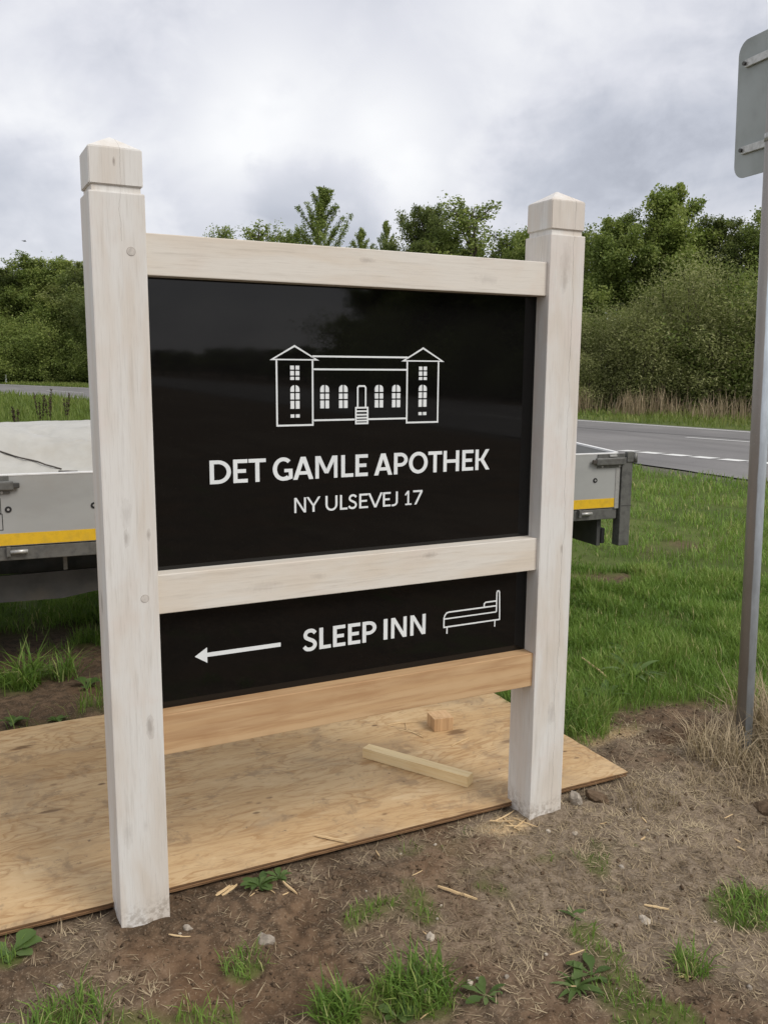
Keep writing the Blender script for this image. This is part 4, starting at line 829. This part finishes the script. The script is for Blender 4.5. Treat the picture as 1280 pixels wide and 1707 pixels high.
# tarpaulin over the load
tp = thing('tarpaulin', 'off white tarpaulin sheet covering the load on the trailer', 'tarpaulin', (3.475, 1.899, 0), TA)
nx_, ny_ = 200, 110; U = np.linspace(-5.10, -1.9, nx_); Vv = np.linspace(.030, WID - .03, ny_); A, B = np.meshgrid(U, Vv); t_ = B / WID
bellv = np.clip(np.minimum(sst(-.02, .40, t_), sst(1.02, .62, t_)), 0, 1)
hz = 1.040 + (.228 + .02 * vnoise(A, B * .2, .9, 4)) * bellv ** .8 * sst(-1.9, -2.4, A)
fold = np.abs(vnoise(A * .6 + B * 1.7, A * .25, .19, 6)) * .085 + vnoise(A + B * .8, B, .33, 7) * .085 + np.abs(vnoise(A * .8 - B, A + B * .3, .085, 9)) * .030; hz = hz + fold * (.25 + .75 * np.sin(np.pi * np.clip(t_ * 1.9, 0, 1)))
dl = (B - .06) - (.72 - .72 * (A + 4.0) / .75 * .52) ; hz = hz + .018 * sst(.03, -.01, dl) * sst(-.25, -.02, dl)          # overlapping flap edge
ii = np.arange(nx_ * ny_).reshape(ny_, nx_); F = np.stack([ii[:-1, :-1], ii[:-1, 1:], ii[1:, 1:], ii[1:, :-1]], -1).reshape(-1, 4)
link('sheet', np_mesh('sheet', np.stack([A.ravel(), B.ravel(), hz.ravel()], -1), F.ravel(), np.full(len(F), 4), smooth=True), MAT['tarp'], tp)
def tz(a, b): i = int(np.clip((a + 5.10) / 3.2 * (nx_ - 1), 0, nx_ - 1)); j = int(np.clip((b - .03) / (WID - .06) * (ny_ - 1), 0, ny_ - 1)); return float(hz[j, i])
tube('elastic_cord', [(-3.95 + .62 * q_, .66 - .55 * q_ ** .7, tz(-3.95 + .62 * q_, .66 - .55 * q_ ** .7) + .010) for q_ in np.linspace(0, 1, 18)], .0042, MAT['cord'], tp)
tube('hem_fold', [(-4.0 + .28 * q_, .62 - .20 * q_, tz(-4.0 + .28 * q_, .62 - .20 * q_) + .004) for q_ in np.linspace(0, 1, 8)], .009, MAT['cord'], tp)
tube('cord_hook', [(-3.345 + .09 * q_, .085 - .01 * q_, tz(-3.345 + .09 * q_, .085) + .006) for q_ in np.linspace(0, 1, 5)], .007, MAT['cord'], tp)

# ------------------------------------------------------------------ traffic sign seen from behind
rs = thing('traffic_sign', 'traffic sign seen from behind on a galvanised pole', 'road sign', (2.655, .12, 0))
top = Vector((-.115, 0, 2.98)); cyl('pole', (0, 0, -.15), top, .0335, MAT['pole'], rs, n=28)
pd_ = Vector((.14, .99, 0)).normalized(); nr = Vector((pd_.y, -pd_.x, 0)); lean = Vector((-.0386, 0, 1)).normalized()
bm = bmesh.new(); hw, z0, z1, rad = .28, 2.395, 2.925, .055; org = Vector((0, 0, 0)) + nr * .046
out = []
for (cx_, cz_, a0) in ((hw - rad, z1 - rad, 0), (-hw + rad, z1 - rad, 90), (-hw + rad, z0 + rad, 180), (hw - rad, z0 + rad, 270)):
    for j in range(8): a = math.radians(a0 + 90 * j / 7); out.append((cx_ + rad * math.cos(a), cz_ + rad * math.sin(a)))
A = [bm.verts.new(org + pd_ * (s_ - .005) + lean * z_) for s_, z_ in out]; B = [bm.verts.new(org + nr * .004 + pd_ * (s_ - .005) + lean * z_) for s_, z_ in out]
bm.faces.new(A); bm.faces.new(B[::-1])
for i in range(len(out)): bm.faces.new((A[i], A[(i + 1) % len(out)], B[(i + 1) % len(out)], B[i]))
from_bm('sign_plate', bm, MAT['plate'], rs)
for z_ in (2.50, 2.83):
    bm = bmesh.new(); box_bm(bm, -.225, .225, -.012, .0, -.015, .015, .002); mt = Matrix((pd_, -nr, lean)).transposed().to_4x4(); mt = Matrix((pd_, nr, lean)).transposed().to_4x4(); mt.translation = org + lean * z_; bm.transform(mt)
    br = from_bm('mounting_rail', bm, MAT['steel_l'], rs); q0 = lean * z_
    cyl('clamp_band', q0 - lean * .014, q0 + lean * .014, .0365, MAT['steel_l'], br, n=24)
    e0 = org + lean * z_ + pd_ * .222 - nr * .013; cyl('rail_bolt', e0, e0 - nr * .008, .008, MAT['dark_steel'], br, n=8)

# ------------------------------------------------------------------ small far things
mk = thing('road_marker_post', 'short white marker post on the verge at the bend of the road', 'marker post', (4.75, 75.5, 0))
box('post_body', (-.07, .07, -.05, .05, -.1, .72), MAT['marker'], mk, .02); box('reflector', (-.05, .05, -.056, -.048, .55, .66), MAT['steel_l'], mk, 0)
bd_ = thing('bird', 'small dark bird flying in the grey sky left of the left post', 'bird', (5.68, 64.2, 9.85), .6)
bm = bmesh.new(); bmesh.ops.create_icosphere(bm, subdivisions=2, radius=1)
for v_ in bm.verts: v_.co = Vector((v_.co.x * .15 * (1.25 if v_.co.x > 0 else 1), v_.co.y * .035, v_.co.z * .033))
from_bm('body', bm, MAT['bird'], bd_, True)
for s_ in (-1, 1):
    me_ = bpy.data.meshes.new('wing'); me_.from_pydata([(.06, .02 * s_, .02), (-.06, .02 * s_, .02), (-.03, .13 * s_, .06), (.05, .12 * s_, .065), (-.07, .27 * s_, .035), (.06, .02 * s_, .012), (-.06, .02 * s_, .012)], [], [(0, 1, 2, 3), (3, 2, 4), (0, 3, 5), (1, 6, 2)]); link('wing', me_, MAT['bird'], bd_)
me_ = bpy.data.meshes.new('tail'); me_.from_pydata([(-.12, -.012, 0), (-.12, .012, 0), (-.24, .035, .0), (-.24, -.035, .0), (-.12, 0, .012)], [], [(0, 1, 2, 3), (0, 4, 1), (1, 4, 2), (0, 3, 4)]); link('tail', me_, MAT['bird'], bd_)

# ------------------------------------------------------------------ grass, straw, weeds
def blades(name, x, y, L, W, lean, tint, mat, seed, z0=None, flat=None, par=None, arch=None):
    """thin bent blades: a quad and a tip triangle each"""
    rg = np.random.default_rng(seed); n = len(x); z = H(x, y) if z0 is None else z0
    az = rg.uniform(0, 2 * np.pi, n); ln = np.clip(np.abs(rg.normal(lean, .28, n)), .03, 1.45) if flat is None else flat
    d = np.stack([np.cos(az), np.sin(az)], -1); s = np.stack([-np.sin(az + rg.normal(0, .5, n)), np.cos(az), np.zeros(n)], -1); s /= np.linalg.norm(s, axis=1)[:, None]
    P0 = np.stack([x, y, z - .004], -1); c1 = ln * .55 if arch is None else ln; c2 = ln * 1.25 if arch is None else np.minimum(1.62, ln + arch)
    P1 = P0 + np.concatenate([d * (np.sin(c1) * L * .5)[:, None], (np.cos(c1) * L * .5)[:, None]], 1)
    P2 = P1 + np.concatenate([d * (np.sin(c2) * L * .5)[:, None], (np.cos(c2) * L * .5)[:, None]], 1)
    w = (W * .5)[:, None]
    V = np.stack([P0 - s * w * .8, P0 + s * w * .8, P1 + s * w, P1 - s * w, P2], 1).reshape(-1, 3); b = np.arange(n) * 5
    F = np.stack([b, b + 1, b + 2, b + 3, b + 3, b + 2, b + 4], 1).ravel(); S = np.tile([4, 3], n)
    me_ = np_mesh(name, V, F, S, {'tint': np.repeat(np.clip(tint, 0, 1), 5)})
    return link(name, me_, MAT[mat], par)
CX, CY = -0.3734, -2.3918; FA = math.atan2(.88053, .44498)
def sector(n, d0, d1, seed, power):       # points ahead of the viewpoint, density falling with distance
    rg = np.random.default_rng(seed); a = FA + rg.uniform(-.66, .62, n); u = rg.random(n)
    D = np.sqrt(d0 ** 2 + (d1 ** 2 - d0 ** 2) * u) if power == 0 else d0 * (d1 / d0) ** u
    return CX + D * np.cos(a), CY + D * np.sin(a), D, rg
def off_things(x, y, m_=.0):
    ok = ~((x > PLY[0] - m_) & (x < PLY[1] + .002) & (y > PLY[2] - .012) & (y < PLY[3] + .004))
    ok &= x < interp(NEAR_EDGE, y) - .25; return ok
# mown lawn
parts = []
for (n, d0, d1, pw, sd_) in ((380000, 1.3, 7.2, 0, 21), (150000, 7.2, 30, 1, 22)):
    x, y, D, rg = sector(n, d0, d1, sd_, pw); lw, dr, sw = masks(x, y); cl = vnoise(x, y, .22, 31); cl2 = vnoise(x, y, .75, 32); c3 = vnoise(x, y, .09, 33)
    keep = (rg.random(n) < np.clip(lw * (.62 + cl * .9 + cl2 * .5), 0, 1)) & off_things(x, y, .01) & ((lw > .3) | (rg.random(n) < .25))
    parts.append((x[keep], y[keep], D[keep], cl[keep], cl2[keep], c3[keep], lw[keep]))
x, y, D, cl, cl2, c3, lw = (np.concatenate(q_) for q_ in zip(*parts)); rg = np.random.default_rng(5); n = len(x)
fore = (y < .15) & (x < 3.2)
L = (.045 + .072 * np.clip(.5 + cl + .6 * cl2, 0, 1.4)) * rg.uniform(.55, 1.35, n) * np.where(fore, .48, 1); L = L * np.where((y > 1.6) & (x < 1.5) & (y < 4), 1.25, 1) * np.where(D > 12, 1.3, 1)
W = np.maximum(.0032, .00085 * D) * rg.uniform(.7, 1.3, n)
tint = .44 + cl * .45 + cl2 * .35 + c3 * .25 + rg.normal(0, .12, n) + .06 * sst(3, 9, D); tint = np.where(rg.random(n) < .035, .97, np.minimum(tint, .86))
g = blades('lawn_grass', x, y, L, W, .62, tint, 'grass', 41); tag(g, 'short green lawn grass between the sign and the road', 'grass', kind='stuff')
# rough meadow between trailer and road at the left, verge on the far side
n = 60000; rg = np.random.default_rng(51); a = rg.uniform(FA + .18, FA + .68, n); D = 7.5 * (52 / 7.5) ** rg.random(n); x = CX + D * np.cos(a); y = CY + D * np.sin(a)
ok = (x < interp(NEAR_EDGE, y) - .7); x, y, D = x[ok], y[ok], D[ok]; n = len(x); cl = vnoise(x, y, .9, 61)
g = blades('meadow_grass', x, y, (.20 + .22 * np.clip(.5 + cl, 0, 1)) * rg.uniform(.5, 1.4, n), np.maximum(.004, .0010 * D), .38, .45 + cl * .7 + rg.normal(0, .15, n), 'meadow', 52); tag(g, 'long green meadow grass behind the trailer at the left', 'grass', kind='stuff')
n = 26000; y = rg.uniform(-12, 95, n); fe = interp(FAR_EDGE, y); x = fe + .35 + rg.random(n) * np.where(y > 45, 4.5, 6.5); cl = vnoise(x, y, 1.2, 62); D = np.hypot(x - CX, y - CY)
g = blades('verge_grass', x, y, (.10 + .22 * np.clip(.4 + cl, 0, 1)) * rg.uniform(.6, 1.4, n), np.maximum(.012, .0011 * D), .45, .55 + cl * .7 + rg.normal(0, .15, n), 'meadow', 53); tag(g, 'green verge grass along the far side of the road', 'grass', kind='stuff')
n = 15000; y = rg.uniform(-6, 46, n); fe = interp(FAR_EDGE, y); x = fe + 4.0 + np.abs(rg.normal(0, 1.1, n)) + vnoise(y, y, 2.5, 66) * 1.6; cl = vnoise(x, y, 1.0, 63); ok = rg.random(n) < np.clip(.5 + cl * 1.6, .05, 1); x, y, cl = x[ok], y[ok], cl[ok]; n = len(x)
g = blades('tall_dry_grass', x, y, (.55 + .5 * np.clip(.4 + cl, 0, 1)) * rg.uniform(.6, 1.3, n), np.full(n, .020), .22, .62 + rg.normal(0, .2, n), 'straw', 54); tag(g, 'tall dry tan grass at the foot of the willow shrubs', 'grass', kind='stuff')
# dead grass and straw on the bare ground
x, y, D, rg = sector(330000, 1.3, 5.2, 71, 0); lw, dr, sw = masks(x, y); keep = (rg.random(len(x)) < np.clip(dr * 1.4 + .045 + .20 * (vnoise(x, y, .12, 77) > .22), 0, 1) * (1 - .8 * lw)) & off_things(x, y) & (y < 1.1) & (x < 4.5) & (x > -1); x, y = x[keep], y[keep]; n = len(x)
cl = vnoise(x, y, .2, 72); flat = np.where(rg.random(n) < .78, rg.uniform(1.33, 1.56, n), rg.uniform(.8, 1.4, n))
keep2 = ~(((x > -.03) & (x < .17) | (x > 1.40) & (x < 1.60)) & (y > -.04)); x, y, cl, flat = x[keep2], y[keep2], cl[keep2], flat[keep2]; n = len(x)
g = blades('dead_grass', x, y, rg.uniform(.008, .06, n), rg.uniform(.0012, .0034, n), 0, .56 + .12 * sst(1.0, 1.8, x) + cl * .8 + rg.normal(0, .2, n), 'straw', 73, flat=flat, arch=.10); tag(g, 'dead tan grass and straw matted over the bare soil', 'dry grass', kind='stuff')
# crumbs of soil and sawdust
def crumbs(name, x, y, s, mat, label, cat):
    rg = np.random.default_rng(len(x)); n = len(x); z = H(x, y); base = np.array([(1, 0, 0), (-1, 0, 0), (0, 1, 0), (0, -1, 0), (0, 0, 1), (0, 0, -1)], float)
    V = base[None] * s[:, None, None] * rg.uniform(.55, 1.25, (n, 6, 1)) + rg.normal(0, .22, (n, 6, 3)) * s[:, None, None]; V += np.stack([x, y, z + s * .25], -1)[:, None]
    f = np.array([(0, 2, 4), (2, 1, 4), (1, 3, 4), (3, 0, 4), (2, 0, 5), (1, 2, 5), (3, 1, 5), (0, 3, 5)]); F = (np.arange(n)[:, None, None] * 6 + f[None]).ravel()
    o = link(name, np_mesh(name, V.reshape(-1, 3), F, np.full(n * 8, 3)), MAT[mat]); tag(o, label, cat, kind='stuff')
rg = np.random.default_rng(81)
def spots(n, m_):
    x = rg.uniform(-.75, 3.2, n); y = rg.uniform(-1.15, 1.0, n); lw, dr, sw = masks(x, y); ok = (rg.random(n) < m_(lw, dr, sw)) & off_things(x, y) & ~(((x > -.01) & (x < .15) | (x > 1.42) & (x < 1.58)) & (y > -.01)); return x[ok], y[ok]
x, y = spots(26000, lambda l, d, s: (1 - l) * (.85 - .55 * d)); crumbs('soil_crumbs', x, y, .0016 + .0085 * rg.random(len(x)) ** 7, 'clod', 'loose crumbs of brown soil around the sign posts', 'soil')
x, y = spots(30000, lambda l, d, s: np.clip(s * .9, 0, 1)); crumbs('sawdust', x, y, .0015 + .003 * rg.random(len(x)) ** 2, 'chip', 'tan sawdust spilled around the plywood corner', 'sawdust')
# long dry tuft round the sign pole
def tuft(name, x, y, n, rad, L, W, lean, tint, mat, label, cat, seed, group=None):
    rg = np.random.default_rng(seed); a = rg.uniform(0, 6.28, n); r = rad * np.sqrt(rg.random(n)); t = thing(name, label, cat, (x, y, float(H(x, y))), 0, group)
    bl = blades('blades', r * np.cos(a), r * np.sin(a), L * rg.uniform(.45, 1.25, n), W * rg.uniform(.7, 1.3, n), lean, np.where(rg.random(n) < (.10 if mat == 'grass' else 0), .97, np.minimum(tint + rg.normal(0, .16, n), .9)), mat, seed + 1, z0=np.zeros(n), par=t); return t
tuft('dry_grass_tuft', 2.84, .10, 520, .20, .34, .0036, .75, .78, 'straw', 'long dry straw coloured grass standing behind the foot of the sign pole', 'dry grass', 91)
tuft('dry_grass_tuft', 2.56, -.14, 420, .15, .15, .0032, 1.0, .72, 'straw', 'bent dry grass clump in front of the sign pole', 'dry grass', 93)
tuft('dry_grass_tuft', 2.80, -.14, 520, .18, .28, .0036, .85, .78, 'straw', 'tall pale dry grass clump right of the sign pole', 'dry grass', 95)
tuft('dry_grass_tuft', 2.47, .10, 300, .13, .22, .0030, .85, .70, 'straw', 'dry grass clump left of the sign pole', 'dry grass', 97)
tuft('dry_grass_tuft', 2.30, -.10, 260, .16, .09, .0026, 1.1, .62, 'straw', 'flattened dry grass clump between the pole and the plywood corner', 'dry grass', 98)
tuft('dry_grass_tuft', 1.95, -.05, 150, .12, .10, .0022, .9, .6, 'straw', 'small dry grass clump right of the plywood corner', 'dry grass', 99)
GT = 'green grass tuft '
tuft('grass_tuft', .655, -.590, 264, 0.094, .105, .0042, 1.0, .32, 'grass', GT + 'on the bare soil, the largest one before the sign', 'grass', 101)
tuft('grass_tuft', .43, -.575, 136, 0.056, .10, .0044, 0.95, .38, 'grass', GT + 'next to the largest tuft, on its left', 'grass', 103)
tuft('grass_tuft', 1.355, -.84, 120, 0.050, .085, .0034, 0.80, .42, 'grass', GT + 'beside a pale splinter on the dry ground', 'grass', 105)
tuft('grass_tuft', .275, -.285, 88, 0.062, .060, .0028, 0.90, .40, 'grass', GT + 'small and thin, in front of the left post stone', 'grass', 107)
tuft('grass_tuft', -.19, -.30, 240, 0.100, .085, .0034, 0.90, .40, 'grass', GT + 'on the soil left of the left post', 'grass', 109)
tuft('grass_tuft', 1.74, -.73, 224, 0.112, .075, .0034, 0.90, .40, 'grass', GT + 'on the dry ground right of the splinters', 'grass', 111)
tuft('grass_tuft', -.06, 2.25, 120, 0.075, .26, .007, 0.95, .45, 'grass', GT + 'with broad blades under the trailer', 'grass', 113)
tuft('grass_tuft', .13, 2.30, 96, 0.075, .20, .006, 0.90, .38, 'grass', GT + 'of upright blades behind the left post', 'grass', 115)
tuft('grass_tuft', 2.13, .66, 336, 0.175, .17, .0038, 1.00, .36, 'grass', GT + 'against the plywood edge behind the right post', 'grass', 117)
# leafy weeds: rosettes of separate leaves
def weed(x, y, n, L, W, el, label, seed, z=None, shape='lance', group=None):
    rg = random.Random(seed); t = thing('weed_plant', label, 'weed', (x, y, float(H(x, y)) if z is None else z), 0, group)
    for i in range(n):
        az = i * 2.4 + rg.uniform(-.3, .3); e = el * rg.uniform(.6, 1.3); l = L * rg.uniform(.65, 1.15); V = []; F = []; m_ = 6; tw = rg.uniform(-.3, .3)
        r = 0.0; z_ = .002
        for j in range(m_ + 1):
            q_ = j / m_; ww = W * l / L * ((math.sin(math.pi * min(1, q_ ** .8 * .94 + .05)) ** .9) if shape == 'lance' else (.18 + .82 * sst(.2, .55, q_)) * math.sqrt(max(0, 1 - max(0, (q_ - .55) / .47) ** 2)))
            a_ = e * (1 - 1.35 * q_); wv = .0 if shape == 'lance' else .12 * math.sin(q_ * 14 + i)
            V += [(r, -ww / 2 * (1 + wv), z_ + ww * .16), (r, 0, z_), (r, ww / 2 * (1 - wv), z_ + ww * .16)]; r += l / m_ * math.cos(a_); z_ += l / m_ * math.sin(a_); z_ = max(.004, z_)
        for j in range(m_): F += [j * 3, j * 3 + 1, j * 3 + 4, j * 3 + 3, j * 3 + 1, j * 3 + 2, j * 3 + 5, j * 3 + 4]
        me_ = np_mesh('leaf', V, F, [4] * (2 * m_), {'tint': np.full(len(V), rg.uniform(.2, .85))}, True); o = link('leaf', me_, MAT['weed'], t); o.rotation_euler = (tw, 0, az)
    return t
weed(.43, .045, 16, .060, .022, .75, 'leafy green weed growing at the front edge of the plywood', 1, shape='broad')
weed(.50, .06, 12, .050, .018, .8, 'second leafy weed at the plywood edge, right of the first', 2, shape='broad')
weed(1.035, -.755, 16, .080, .015, .55, 'green rosette weed on the bare soil in front of the right post', 3)
weed(1.10, -.74, 5, .07, .034, .35, 'pair of broad grey green leaves beside the rosette weed', 4, shape='broad')
weed(2.80, .98, 22, .20, .026, .8, 'large ribwort rosette in the lawn behind the right post', 5)
weed(3.05, 1.25, 14, .16, .024, .8, 'smaller rosette weed deeper in the lawn', 6)
weed(2.45, .80, 10, .15, .035, .8, 'narrow leaved rosette at the lawn edge near the plywood', 7)
weed(.205, 2.08, 4, .11, .085, .75, 'broad pale leaf weed standing behind the left post under the trailer', 8, shape='broad')
weed(-.16, 1.72, 8, .09, .035, .6, 'low weed at the back edge of the plywood', 9)
weed(.02, 1.68, 7, .07, .030, .6, 'tiny weed touching the back edge of the plywood', 10)
weed(-.29, .045, 6, .075, .045, .5, 'weed at the front edge of the plywood, left of the left post', 11, shape='broad')
weed(.80, -.68, 8, .065, .020, .4, 'flat dandelion like weed beside the largest grass tuft', 12, shape='broad')
weed(1.22, -.50, 4, .055, .017, .3, 'few thin green leaves on the dry ground beside the flat stone', 13)
weed(.56, -.64, 6, .055, .03, .5, 'small round leaved weed left of the largest grass tuft', 14, shape='broad')
# tall dock stems with dark seed heads in the meadow
def dock(x, y, h, label, seed, group):
    rg = np.random.default_rng(seed); t = thing('dock_plant', label, 'weed', (x, y, 0), 0, group); n = 3
    for i in range(n):
        a = rg.uniform(0, 6.28); tip = Vector((math.cos(a) * .10 * h, math.sin(a) * .10 * h, h * rg.uniform(.8, 1.05))); st = cyl('stem', (0, 0, -.02), tip, .006, MAT['dock'], t, r1=.003, n=5)
        if 'tint' not in st.data.attributes: st.data.attributes.new('tint', 'FLOAT', 'POINT')
        m_ = 90; q_ = rg.uniform(.55, 1.02, m_)[:, None]; c_ = np.array(tip)[None] * q_ + rg.normal(0, .012, (m_, 3)); ax = rg.normal(0, .011, (m_, 2, 3)); V = np.stack([c_ - ax[:, 0], c_ + ax[:, 1], c_ + ax[:, 0], c_ - ax[:, 1]], 1).reshape(-1, 3)
        link('seed_head', np_mesh('seed_head', V, np.arange(m_ * 4), np.full(m_, 4), {'tint': rg.random(m_ * 4)}), MAT['dock'], t)
for i, (x, y, h) in enumerate(((1.0, 16.4, .75), (1.62, 18.2, .98), (1.78, 18.0, 1.02), (2.3, 19.3, .9))): dock(x, y, h, 'tall dock stem with dark seed heads in the meadow left of the left post', 200 + i, 'dock stems in the meadow')
print('objects', len(bpy.data.objects), 'tris', sum(sum(len(p_.vertices) - 2 for p_ in m_.polygons) for m_ in bpy.data.meshes if m_.name.startswith(('ground', 'crown'))))
